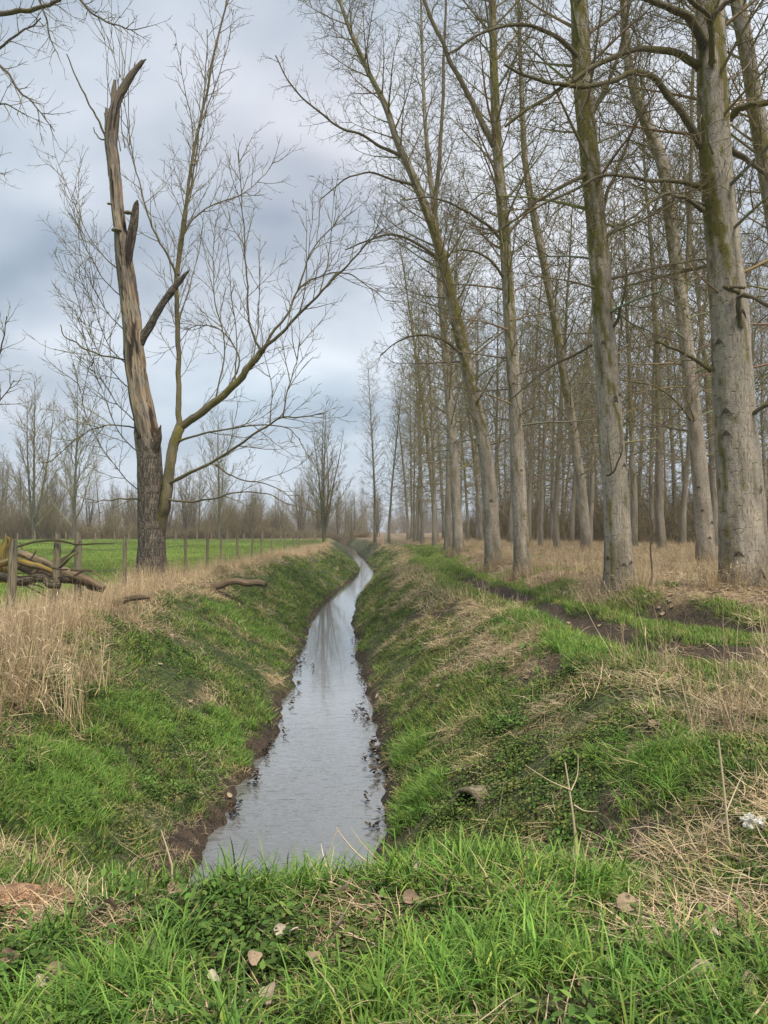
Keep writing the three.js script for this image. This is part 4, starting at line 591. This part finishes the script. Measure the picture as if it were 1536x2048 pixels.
{ const p = P(22, 1790, 3.25); p.y = heightAt(p.x, -p.z) + 0.03; lump('stone', 'orange-brown stone lying at the left edge of the foreground', 'stone', p, [0.15, 0.075, 0.1], M.stone, 3, 0.35);
  const p2 = P(92, 1775, 3.35); p2.y = heightAt(p2.x, -p2.z) + 0.02; lump('stone', 'brown flat stone beside the orange one', 'stone', p2, [0.12, 0.05, 0.08], M.stone, 8, 0.35);
  const p3 = P(1507, 1706, 4.0); p3.y = Math.max(p3.y, heightAt(p3.x, -p3.z) + 0.03); lump('white_stone', 'crumbly white lump on the bank at the right edge', 'stone', p3, [0.055, 0.04, 0.05], M.paper, 5, 0.7); }

// ------------------------------------------------------------------ small growth
function bladeTuft(seed, n, h, spread, w, bend, cols, seg = 4) { const r = rng(seed), g = new Geo(); for (let k = 0; k < n; k++) { const a = r() * 6.28, lean = V(Math.cos(a), 0, Math.sin(a)), p = V((r() - 0.5) * spread, 0, (r() - 0.5) * spread), hh = h * (0.5 + 0.6 * r()), b = bend * (0.3 + 0.9 * r()), pts = [], wd = []; let ang = 0.08 + 0.3 * r(); const q = p.clone(); const c = cols[Math.floor(r() * cols.length)], v = 0.8 + 0.4 * r(); for (let s = 0; s <= seg; s++) { pts.push(q.clone()); wd.push(w * (0.7 + 0.6 * r()) * (s === seg ? 0.08 : 1 - 0.7 * (s / seg) ** 2)); q.addScaledVector(lean, Math.sin(ang) * hh / seg); q.y += Math.cos(ang) * hh / seg; ang += b / seg; } g.strip(pts, wd, V(-lean.z, 0, lean.x).applyAxisAngle(V(0, 1, 0), (r() - 0.5) * 0.9), c.map(x => x * v)); } return g.build(); }
function leafTuft(seed, n, size, spread, h, cols, round = true) { const r = rng(seed), g = new Geo(); for (let k = 0; k < n; k++) { const a = r() * 6.28, c = V((r() - 0.5) * spread, h * (0.15 + 0.85 * r()), (r() - 0.5) * spread), nrm = V((r() - 0.5) * 1.3, 1, (r() - 0.5) * 1.3).normalize(), u = V(Math.cos(a), 0, Math.sin(a)); u.addScaledVector(nrm, -u.dot(nrm)).normalize(); const w = V(0, 0, 0).crossVectors(nrm, u), s = size * (0.55 + 0.75 * r()), pts = [c.clone().addScaledVector(nrm, -s * 0.12)]; const lobes = round ? [[-0.9, 0], [-0.55, 0.72], [0.1, 0.92], [0.65, 0.6], [1, 0], [0.65, -0.6], [0.1, -0.92], [-0.55, -0.72], [-0.9, 0]] : [[-1.1, 0], [-0.7, 0.45], [-0.1, 0.62], [0.5, 0.4], [1.35, 0], [0.5, -0.4], [-0.1, -0.62], [-0.7, -0.45], [-1.1, 0]]; for (const [x, y] of lobes) pts.push(c.clone().addScaledVector(u, x * s).addScaledVector(w, y * s).addScaledVector(nrm, Math.abs(y) * s * 0.18)); const cc = cols[Math.floor(r() * cols.length)], v = 0.75 + 0.5 * r(); g.fan(pts, nrm, cc.map(x => x * v)); } return g.build(); }
function stalkTuft(seed, n, h, spread, w, cols, flat = 0, bent = 0.3) { const r = rng(seed), g = new Geo(); for (let k = 0; k < n; k++) { const a = r() * 6.28, p = V((r() - 0.5) * spread, flat ? 0.01 + 0.05 * r() : 0, (r() - 0.5) * spread), hh = h * (0.4 + 0.75 * r()), tilt = flat ? 1.25 + 0.3 * r() : 0.04 + 0.3 * r() * r() + (r() < 0.14 ? 0.5 : 0), dir = V(Math.cos(a) * Math.sin(tilt), Math.cos(tilt), Math.sin(a) * Math.sin(tilt)), pts = poly(p, dir, hh, 4, r, bent, 0, flat ? 0.1 : 0); const c = cols[Math.floor(r() * cols.length)], v = 0.75 + 0.5 * r(), side = V(-Math.sin(a), 0.15, Math.cos(a)).normalize(); g.strip(pts, [w, w, w * 0.85, w * 0.7, w * 0.25], side, c.map(x => x * v)); if (!flat && r() < 0.4) { const at = pts[2 + Math.floor(r() * 2)], b2 = a + (r() - 0.5) * 3, q = poly(at, V(Math.cos(b2) * 0.8, 0.5, Math.sin(b2) * 0.8).normalize(), hh * 0.35, 4, r, 0.3, 0, 4); g.strip(q, [w * 1.2, w * 1.5, w * 1.3, w, w * 0.2], V(-Math.sin(b2), 0, Math.cos(b2)), c.map(x => x * v * 1.05)); } } return g.build(); }
const GREENS = [[0.13, 0.27, 0.04], [0.17, 0.32, 0.05], [0.10, 0.22, 0.034], [0.21, 0.34, 0.07], [0.28, 0.38, 0.075], [0.34, 0.33, 0.12], [0.42, 0.35, 0.18]], DARKG = [[0.065, 0.125, 0.03], [0.05, 0.10, 0.025], [0.085, 0.15, 0.035]], IVY = [[0.06, 0.125, 0.022], [0.085, 0.165, 0.03], [0.045, 0.09, 0.018], [0.115, 0.185, 0.038]], MOSSG = [[0.13, 0.16, 0.036], [0.095, 0.135, 0.03], [0.15, 0.165, 0.05]], STRAW = [[0.43, 0.33, 0.195], [0.52, 0.415, 0.26], [0.36, 0.265, 0.155], [0.46, 0.375, 0.245]], PALE = [[0.50, 0.40, 0.24], [0.58, 0.47, 0.30], [0.42, 0.33, 0.18]];
const six = (f, n = 4) => Array.from({ length: n }, (_, k) => f(k * 13 + 5));
const G = {
  long: six(s => bladeTuft(s, 22, 0.28, 0.10, 0.0046, 2.4, [...GREENS.slice(0, 5), ...GREENS.slice(0, 4), GREENS[6]], 6)), short: six(s => bladeTuft(s + 1, 18, 0.10, 0.13, 0.0028, 1.2, GREENS, 3)), dark: six(s => bladeTuft(s + 2, 16, 0.09, 0.14, 0.0028, 1.3, DARKG, 3)),
  ivy: six(s => leafTuft(s + 3, 30, 0.0092, 0.19, 0.05, IVY)), nettle: six(s => leafTuft(s + 4, 34, 0.0125, 0.16, 0.11, IVY, false)), moss: six(s => leafTuft(s + 5, 46, 0.0065, 0.2, 0.04, MOSSG)),
  reed: six(s => stalkTuft(s + 6, 12, 0.85, 0.24, 0.0032, STRAW)), dry: six(s => stalkTuft(s + 7, 16, 0.5, 0.2, 0.0024, STRAW, 0, 0.5)), litter: six(s => stalkTuft(s + 8, 14, 0.34, 0.3, 0.0028, STRAW, 1, 0.35)), pale: six(s => stalkTuft(s + 9, 12, 0.3, 0.22, 0.0024, PALE, 1, 0.5)),
};
function scatter(seed, tries, area, want, scale, tint, tilt = 0.8) { // rejection sampling: area() -> [x, d], want(x, d, zone) -> probability
  const r = rng(seed), out = []; for (let k = 0; k < tries; k++) { const [x, d] = area(r); if (d < 1.2 || Math.abs(x) > 0.56 * d + 1.2) continue; const p = want(x, d, zone(x, d), r); if (r() > p) continue; const y = heightAt(x, d); if (y < WATER + 0.02) continue; const nrm = normalAt(x, d); nrm.lerp(V(0, 1, 0), 1 - tilt).normalize(); const s = scale(r, d); out.push([x, y - 0.004, -d, s, r() * 6.28, tint(r, x, d), nrm, s * (0.8 + 0.45 * r())]); } return out;
}
const logd = (a, b, r) => a * (b / a) ** r(), tintG = (r, x, d) => { const v = (0.8 + 0.4 * r()) * (1 + 0.35 * fbm(x * 0.7, d * 0.7, 60, 2)), y = 0.9 + 0.3 * r(); return [v * y, v, v * 0.95]; }, tintS = (r, x, d) => { const v = (0.75 + 0.5 * r()) * (1 + 0.3 * fbm(x * 0.9, d * 0.9, 66, 2)); return [v, v * (0.94 + 0.08 * r()), v * (0.86 + 0.18 * r())]; };
// near slopes and verge
const bankArea = (a, b) => r => { const d = logd(a, b, r); const [c] = interp(DITCH, d); return [c - 5.2 + r() * 10.4, d]; };
mass('bank_ivy', 'low dark leafy ground cover over the ditch banks', 'ground_ivy', G.ivy, M.leaf, scatter(1, 120000, bankArea(3.5, 34), (x, d, z) => z.ivy * 0.75 * (1 - z.mud) * clamp(0.5 + 2.2 * fbm(x * 1.5 + 8, d * 1.5, 49, 3)) * (z.green + z.moss > 0.05 ? 1 : 0.2), (r, d) => 0.5 + 0.55 * r() + d * 0.016, tintG));
mass('bank_moss', 'olive mossy herbs on the ditch slopes', 'moss', G.moss, M.leaf, scatter(2, 70000, bankArea(3.5, 30), (x, d, z) => (z.moss * 0.8 + 0.15 * z.green) * (1 - z.mud) * clamp(0.3 + 2.2 * fbm(x * 1.7, d * 1.7, 47, 3)), (r, d) => 0.9 + 0.6 * r() + d * 0.012, tintG));
mass('bank_grass', 'short green grass on the ditch banks and verge', 'grass_tuft', [...G.short, ...G.dark], M.grass, scatter(3, 120000, bankArea(3.6, 70), (x, d, z) => { const p = fbm(x * 0.8 + 5, d * 0.55, 70, 3); return z.green * clamp(0.24 + 2.6 * p + 0.3 * sstep(14, 30, d)); }, (r, d) => 0.5 + 1.1 * r() * r() + d * 0.014, tintG));
const onBank = [[150, 1480, 6.9, 0.55], [90, 1560, 6.2, 0.4], [470, 1405, 9.6, 0.6], [280, 1420, 8.6, 0.4], [495, 1185, 17.5, 0.9], [575, 1330, 11.5, 0.5], [1150, 1300, 9.0, 0.6], [840, 1620, 7.2, 0.35], [1060, 1235, 11.8, 0.6], [640, 1250, 16, 0.7], [1300, 1590, 5.2, 0.35], [820, 1500, 9, 0.3]].map(([px, py, d, rad]) => [(px - 768) / FPX * d, d, rad]);
mass('bank_tussocks', 'brighter longer grass tussocks on the banks', 'grass_tuft', G.long, M.grass, scatter(33, 6000, r => { const [x, d, rad] = onBank[Math.floor(r() * onBank.length)]; return [x + (r() + r() - 1) * rad, d + (r() + r() - 1) * rad * 1.6]; }, (x, d, z) => (1 - z.mud) * 0.5, (r, d) => 0.32 + 0.35 * r() + d * 0.01, (r, x, d) => tintG(r, x, d), 0.7));
mass('bank_weeds', 'knee-low leafy weeds in bunches on the ditch banks', 'weed', G.nettle, M.leaf, scatter(41, 30000, bankArea(3.6, 30), (x, d, z) => (z.green + z.ivy > 0.2 ? 1 : 0) * (1 - z.mud) * sstep(0.16, 0.34, fbm(x * 1.3 + 4, d * 1.0, 53, 3)) * (ditchAt(x, d).t < 1.02 ? 0.9 : 0.1), (r, d) => 0.6 + 0.8 * r() + d * 0.01, tintG, 0.5));
mass('verge_grass', 'bright green grass along the wheel track', 'grass_tuft', G.short, M.grass, scatter(4, 60000, r => { const d = logd(7.5, 70, r); return [1.5 + r() * 5 + (d < 11 ? r() * 2 : 0), d]; }, (x, d, z) => (ditchAt(x, d).t > 1 ? z.green * z.green * 0.9 * (1 - z.mud) : 0), (r, d) => 0.6 + 0.7 * r() + d * 0.012, tintG));
mass('straw_litter', 'flattened dead stalks strewn over banks and plantation floor', 'dead_stalks', [...G.litter, ...G.pale], M.straw, scatter(5, 80000, r => { const d = logd(3.8, 75, r); return r() < 0.5 ? bankArea(d, d + 0.01)(r) : [-8 + r() * 38, d]; }, (x, d, z) => { const q = ditchAt(x, d); return (z.straw * (q.t < 0.85 ? (x > -0.5 ? 0.95 : 0.6) : x > 0 ? 0.8 : 0.6) + 0.02 + z.litter * 0.2) * (inField(x, d) && x < -6.6 ? 0 : 1) * (1 - 0.8 * z.mud); }, (r, d) => (d < 14 ? 0.38 : 0.5) + 0.5 * r() + d * 0.012, tintS));
mass('straw_flecks', 'short pale bits of dead stalk caught in the bank growth', 'dead_stalks', G.pale, M.straw, scatter(15, 16000, bankArea(3.8, 26), (x, d, z) => (ditchAt(x, d).t < 1.1 ? clamp(0.45 + 1.8 * fbm(x * 0.9, d * 0.9, 99, 3)) * (1 - 0.5 * z.mud) : 0), (r, d) => 0.22 + 0.22 * r() + d * 0.008, tintS));
mass('dry_grass', 'tan dead grass standing among the plantation trunks and bank crests', 'dry_tuft', G.dry, M.straw, scatter(6, 85000, r => { const d = logd(6, 85, r); return r() < 0.4 ? bankArea(d, d + 0.01)(r) : [2 + r() * 34, d]; }, (x, d, z) => { const q = ditchAt(x, d); if (x < 0 && d < 6.5) return 0; return z.straw * (1 - z.mud) * (q.t < 0.85 ? 0.06 : 0.6) * clamp(0.35 + 2 * fbm(x * 0.5, d * 0.5, 80, 3)) * (x < -6.5 ? 0 : 1) * (x > 0 && q.t < 1.3 ? 0.35 : 1); }, (r, d) => 0.4 + 0.75 * r() * r() + 0.1 * r() + Math.min(d, 40) * 0.005, tintS, 0.25));
mass('dry_reeds', 'tall straw-coloured reeds along the fence and bank crest', 'reed_clump', G.reed, M.straw, scatter(7, 24000, r => { const d = logd(5.2, 60, r); return r() < 0.72 ? [-8.2 + r() * 5.6, d] : [2.1 + r() * 4.5, 4.5 + r() * 3.6]; }, (x, d, z) => { if (x > 0) return (d < 7.8 ? 0.055 : 0.02) * (ditchAt(x, d).t > 0.85 ? 1 : 0) * clamp(0.4 + 2 * n2(x * 0.8, d * 0.8, 3)); if (d < 9.5 && x > -4.4) return 0.22 * sstep(0.5, 0.95, ditchAt(x, d).t + 0.6 * n2(x * 1.3, d * 1.1, 4)); const k = 1 - sstep(0.4, 1.3, Math.abs(x + (d < 14 ? 4.9 : 5.5) + 0.01 * (d - 10))); return k * (d < 13 ? 0.6 : 0.42) * clamp(0.55 + 1.8 * n2(x * 0.6, d * 0.4, 8)) * (ditchAt(x, d).t > 0.95 ? 1 : 0); }, (r, d) => lerp(0.48, 0.34, sstep(8.2, 11, d)) + lerp(0.5, 0.3, sstep(8.2, 11, d)) * r(), tintS, 0.2));
mass('pasture_grass', 'even green pasture grass beyond the fence', 'grass_tuft', G.short, M.grass, scatter(8, 60000, r => { const d = logd(13, 115, r); return [-6.0 - r() * Math.min(50, d * 0.5), d]; }, (x, d, z) => z.field * clamp(0.8 + fbm(x * 0.3, d * 0.2, 83, 3)), (r, d) => (0.5 + 0.6 * r() + d * 0.014) * (1 + 0.8 * fbm(0.5 + d * 0.3, d * 0.17, 84, 2)), (r, x, d) => { const v = 1 + 0.7 * fbm(x * 0.12, d * 0.07, 85, 3); return tintG(r, x, d).map(c => c * v); }));
// foreground: lush tussocks, ivy hollows and straw mats in their places
const patch = list => (x, d) => { let v = 0; for (const [px, py, rad, w = 1] of list) { const pd = 1.58 * FPX / (py - 1062), X = (px - 768) / FPX * pd; v = Math.max(v, w * (1 - sstep(0.35, 1, Math.hypot(x - X, (d - pd) * 0.9) / rad))); } return v; };
const lush = patch([[1000, 1930, 0.5], [930, 1730, 0.42], [1180, 1800, 0.25], [1400, 1990, 0.35], [560, 1735, 0.4, 0.8], [290, 1730, 0.32, 0.8], [330, 1975, 0.42, 0.75], [120, 1900, 0.3, 0.6], [760, 2010, 0.35, 0.9], [100, 2030, 0.3, 0.7], [1500, 1900, 0.2, 0.7]]), strawP = patch([[700, 1815, 0.26], [90, 1800, 0.3], [1340, 1880, 0.26], [1450, 1800, 0.22], [620, 1900, 0.2, 0.6], [210, 1860, 0.2, 0.7]]), ivyP = patch([[350, 1820, 0.32], [950, 1830, 0.2], [500, 1930, 0.34], [700, 1950, 0.25], [250, 1925, 0.25, 0.7], [60, 1965, 0.25], [850, 1855, 0.25], [1420, 1930, 0.2]]);
const foreArea = r => [-2.6 + r() * 5.2, 1.5 + r() * 2.6];
mass('foreground_grass', 'long fresh green grass blades at the photographer\'s feet', 'grass_tuft', G.long, M.grass, scatter(9, 8500, foreArea, (x, d) => { const e = damEdge(x) - d, n = fbm(x * 1.8 + 2, d * 2, 90, 3); return e < -0.35 ? 0 : clamp(-0.02 + 0.9 * n + 0.6 * lush(x, d) - 0.5 * strawP(x, d) - 0.4 * ivyP(x, d) + 0.5 * (1 - sstep(0.05, 0.35, Math.abs(e - 0.05))) * (x < 0.9 ? 1 : 0)); }, (r, d) => 0.42 + 0.5 * r(), tintG, 0.5));
mass('foreground_turf', 'short grass under the long blades in the foreground', 'grass_tuft', [...G.short, ...G.dark], M.grass, scatter(19, 9000, foreArea, (x, d) => clamp(0.32 - 0.3 * strawP(x, d)), (r, d) => 0.5 + 0.6 * r(), tintG));
mass('foreground_herbs', 'dark nettle-like leaves between the foreground grass', 'herb', [...G.nettle, ...G.ivy], M.leaf, scatter(10, 7000, foreArea, (x, d) => { const n = fbm(x * 1.5 + 2, d * 1.7, 90, 3); return clamp(0.25 - 0.7 * n + 0.6 * ivyP(x, d) - 0.4 * lush(x, d)) * sstep(-0.1, 0.35, damEdge(x) - d); }, (r, d) => 0.6 + 0.7 * r(), tintG));
mass('foreground_straw', 'dead grass stalks matted through the foreground', 'dead_stalks', [...G.pale, ...G.litter], M.straw, scatter(11, 4200, foreArea, (x, d) => clamp(0.17 + 0.9 * fbm(x * 1.1 + 7, d * 1.6, 95, 3) + 0.8 * strawP(x, d) - 0.2 * lush(x, d)), (r, d) => 0.45 + 0.5 * r(), tintS));

// dry fallen leaves, one by one
function dryLeaf(seed) { // a broad triangular leaf, cupped and crinkled as it dried
  const r = rng(seed * 31 + 7), n = 26, ring = []; for (let k = 0; k < n; k++) { const a = k / n * 6.283, tip = 1 + 0.35 * Math.max(0, Math.cos(a)) ** 6, w = 0.9 + 0.16 * Math.cos(a + 3.14), tooth = 1 + 0.05 * (k % 2) + 0.1 * (r() - 0.5); ring.push([Math.cos(a) * tip * tooth * 0.045, Math.sin(a) * w * tooth * 0.045]); }
  const curl = 4 + 10 * r(), cx = 12 * (r() - 0.5), fold = 0.25 + 0.35 * r(), lift = (x, y) => curl * y * y * (y > 0 ? 1 : fold * 2) + cx * x * x + 0.0022 * Math.sin(x * 90 + seed * 3) * Math.sin(y * 80 + seed);
  const pos = [0, lift(0, 0), 0], idx = [], rings = [0.25, 0.5, 0.75, 1]; for (const f of rings) for (const [x, y] of ring) pos.push(x * f, lift(x * f, y * f) + (f === 1 ? 0.005 * (r() - 0.3) : 0), y * f);
  for (let k = 0; k < n; k++) { const k1 = (k + 1) % n; idx.push(0, 1 + k1, 1 + k); for (let f = 0; f < rings.length - 1; f++) { const a = 1 + f * n + k, b = 1 + f * n + k1; idx.push(a, b, a + n, b, b + n, a + n); } }
  const g = new THREE.BufferGeometry(); g.setAttribute('position', new THREE.Float32BufferAttribute(pos, 3)); g.setIndex(idx); g.computeVertexNormals(); g.setAttribute('uv', new THREE.Float32BufferAttribute(pos.filter((_, i) => i % 3 !== 1).map(x => x / 0.12 + 0.5), 2)); return g; }
{
  const r = rng(64), geos = [1, 2, 3, 4, 5].map(dryLeaf), stalkG = new Geo(); stalkG.tube([V(-0.045, 0.012, 0), V(-0.07, 0.02, 0.006), V(-0.095, 0.012, 0.004)], [0.0012, 0.001, 0.0008], 4, [0.4, 0.32, 0.22]); const stalk = stalkG.build();
  const veins = tex(128, 128, (u, v) => { const x = u - 0.5, y = Math.abs(v - 0.5), rib = Math.min(y * 3, Math.abs(((x - y * 0.8) * 9 % 1 + 1) % 1 - 0.5) * 0.9 + 0.02), k = 0.72 + 0.28 * sstep(0.0, 0.1, rib) + 0.25 * (pn(u, v, 9, 9, 71) - 0.5); return [k, k * 0.97, k * 0.93]; });
  const mats = [[0.37, 0.295, 0.22], [0.50, 0.43, 0.345], [0.27, 0.195, 0.135], [0.35, 0.265, 0.18], [0.18, 0.10, 0.065]].map(c => new THREE.MeshStandardMaterial({ map: veins, color: lin(...c), roughness: 0.85, side: THREE.DoubleSide }));
  const spots = [[188, 1855, 0, 'pale heart-shaped dry leaf standing up beside the left straw patch'], [225, 1842, 2], [560, 1882, 1], [600, 1885, 1, 'largest crumpled whitish leaf in the middle of the foreground'], [680, 1880, 0], [430, 1830, 3], [85, 1985, 1, 'whitish folded leaf near the lower left corner'], [430, 1992, 1], [535, 1998, 0], [625, 1935, 2], [430, 1925, 3], [820, 1820, 2], [835, 1750, 1], [1255, 1820, 3], [1270, 1862, 1, 'white crumpled leaf just below the bright grass tussock'], [1360, 1895, 1], [1340, 1945, 0], [1430, 1885, 1], [1180, 2020, 2], [1255, 2035, 3], [15, 1930, 2], [110, 1965, 3], [350, 1775, 2], [770, 1905, 0], [690, 1800, 1], [560, 2035, 4, 'brown leaf at the lower edge of the photo'], [1500, 1985, 0], [1190, 1690, 1], [300, 1900, 0], [505, 1950, 3], [1075, 1725, 1], [1105, 1720, 1], [980, 1895, 2], [1410, 1955, 1]];
  spots.forEach(([px, py, k, lab], i) => { let d = 2.6, p; for (let it = 0; it < 12; it++) { p = P(px, py, d); const h = heightAt(p.x, d) + 0.05; d = lerp(d, EYE > h ? (EYE - h) / ((EYE - p.y) / d) : d, 0.6); d = clamp(d, 1.8, 7); } p = P(px, py, d); const lift = d < 3.7 ? 0.06 + 0.05 * r() : 0.03; p.y = heightAt(p.x, d) + lift; const o = thing('dry_leaf', lab ?? 'pale dry poplar leaf caught in the foreground grass', 'leaf', p, lab ? undefined : 'fallen leaves in the foreground'); const m = part('blade', geos[i % 5], mats[k], o); part('stalk', stalk, M.straw, m); o.rotation.set(0.25 + r() * 0.9, r() * 6.28, (r() - 0.5) * 0.9, 'YXZ'); o.scale.setScalar(d < 3.7 ? 0.5 + 0.42 * r() : 0.45); });
}
{ // small brown leaf litter between the grass, under the trees and on the crests
  const geos = [6, 7, 8].map(k => dryLeaf(k)), tintL = r => { const v = 0.5 + 0.8 * r(); return [0.30 * v, 0.21 * v * (0.9 + 0.25 * r()), 0.135 * v * (0.8 + 0.5 * r())]; }, mat = new THREE.MeshStandardMaterial({ color: 0xffffff, roughness: 0.9, side: THREE.DoubleSide });
  mass('leaf_litter', 'small brown dead leaves scattered through grass and plantation floor', 'dead_leaf', geos, mat, [...scatter(71, 1100, foreArea, () => 0.8, r => 0.35 + 0.4 * r(), tintL).map(e => (e[1] += 0.02, e)), ...scatter(72, 26000, r => { const d = logd(5, 45, r); return r() < 0.35 ? bankArea(d, d + 0.01)(r) : [2.5 + r() * 18, d]; }, (x, d, z) => (z.litter * 0.9 + z.straw * 0.3 + 0.03) * (x < -6.5 ? 0 : 1), (r, d) => 0.4 + 0.5 * r() + d * 0.012, tintL).map(e => (e[1] += 0.03, e))]);
  const feet = [[6.4, 13.7, 0.55], [4.4, 14.3, 0.4], [3.93, 22, 0.35], [3.85, 27, 0.35], [10.9, 26, 0.4], [3.97, 41, 0.35], [10.5, 40, 0.35], [-6.6, 22, 0.5], [11, 19, 0.4]];
  mass('trunk_foot_grass', 'long dead grass leaning round the feet of the trunks', 'dry_tuft', G.reed, M.straw, scatter(73, 1500, r => { const [x, d, k] = feet[Math.floor(r() * feet.length)], a = r() * 6.28, q = k + r() * r() * 0.9; return [x + Math.cos(a) * q, d + Math.sin(a) * q]; }, () => 0.55, (r, d) => 0.35 + 0.4 * r(), tintS, 0.6));
}
{ // tall dead stalks standing against the bank, and thin bent ones by the water
  const S = (label, d, pix, w, sticks = []) => { const p0 = P(...pix[0].slice(0, 2), d), root = thing('dead_stalk', label, 'stalk', p0), g = new Geo(), q = spline(pix.map(([x, y, dd = 0]) => P(x, y, d + dd)), 16); q[0].y = Math.min(q[0].y, heightAt(q[0].x, -q[0].z) - 0.03); g.tube(q, taper(17, w, w * 0.45), 6, [0.58, 0.48, 0.31], true); part('stem', g.build(p0), M.straw, root); for (const s of sticks) { const g2 = new Geo(), q2 = spline(s.map(([x, y, dd = 0]) => P(x, y, d + dd)), 8); g2.tube(q2, taper(9, w * 0.5, w * 0.2), 4, [0.52, 0.42, 0.26]); part('side_shoot', g2.build(p0), M.straw, root); } };
  S('straight pale dead stalk with thin side shoots, left of two on the bank', 4.3, [[1150, 1775], [1152, 1700], [1147, 1640], [1138, 1575], [1130, 1525]], 0.009, [[[1142, 1580], [1100, 1562, -0.1], [1050, 1530, -0.2]], [[1142, 1582], [1155, 1550, 0.05], [1156, 1510, 0.1]], [[1148, 1610], [1170, 1622, -0.05], [1195, 1623, -0.1]]]);
  S('tall pale dead stalk close to the right edge', 3.9, [[1478, 1830], [1468, 1760], [1458, 1680], [1448, 1580], [1437, 1480]], 0.009, [[[1452, 1625], [1480, 1560, 0.1], [1490, 1540, 0.1]]]);
  S('thin bent straw rising in front of the water, right of two', 3.5, [[690, 1760], [650, 1790 - 60], [660, 1700], [676, 1655]], 0.004); S('thin forked straw arching over the water edge', 3.5, [[765, 1745], [720, 1712], [690, 1680], [672, 1655]], 0.004);
  S('short slanting straw at the muddy bank foot', 3.5, [[345, 1735], [335, 1700], [322, 1660]], 0.005);
}
{ // dark weeds standing in the shallow water
  const r = rng(21), g = six(s => leafTuft(s + 60, 9, 0.022, 0.08, 0.1, [[0.045, 0.038, 0.028], [0.06, 0.045, 0.03]], false), 3), spots = [[735, 1600], [764, 1618], [745, 1508], [731, 1522], [720, 1420], [708, 1428], [625, 1335], [596, 1376], [600, 1308], [722, 1362], [718, 1330], [765, 1650], [514, 1552], [570, 1470], [712, 1290], [600, 1340], [733, 1440], [585, 1410], [757, 1530], [748, 1495], [708, 1245], [713, 1265]];
  for (let k = 0; k < 30; k++) { const d = 7.5 + 22 * r() * r(), [c, hw] = interp(DITCH, d), right = r() < 0.65, X = c + (right ? hw - 0.14 * r() : -hw + 0.1 * r()); spots.push([768 + X * FPX / d, 1062 + (EYE - WATER) * FPX / d]); }
  spots.forEach(([px, py]) => { const d = (EYE - WATER) * FPX / (py - 1062), p = P(px, py, d); p.y = WATER - 0.01; const m = new THREE.Mesh(g[Math.floor(r() * 3)], M.leaf); m.name = numbered('water_weed'); m.position.copy(p); m.rotation.y = r() * 6; m.scale.setScalar(0.8 + r()); m.castShadow = m.receiveShadow = true; m.userData = { label: 'small dark rotting weed sticking out of the ditch water', category: 'weed', group: 'weeds in the ditch' }; scene.add(m); });
}
{ let t = 0, k = new Set(); scene.traverse(o => { if (o.isMesh && !k.has(o.geometry)) { k.add(o.geometry); t += o.geometry.index ? o.geometry.index.count / 3 : o.geometry.attributes.position.count / 3; } }); console.log('triangles', Math.round(t)); }
renderer.render(scene, camera);
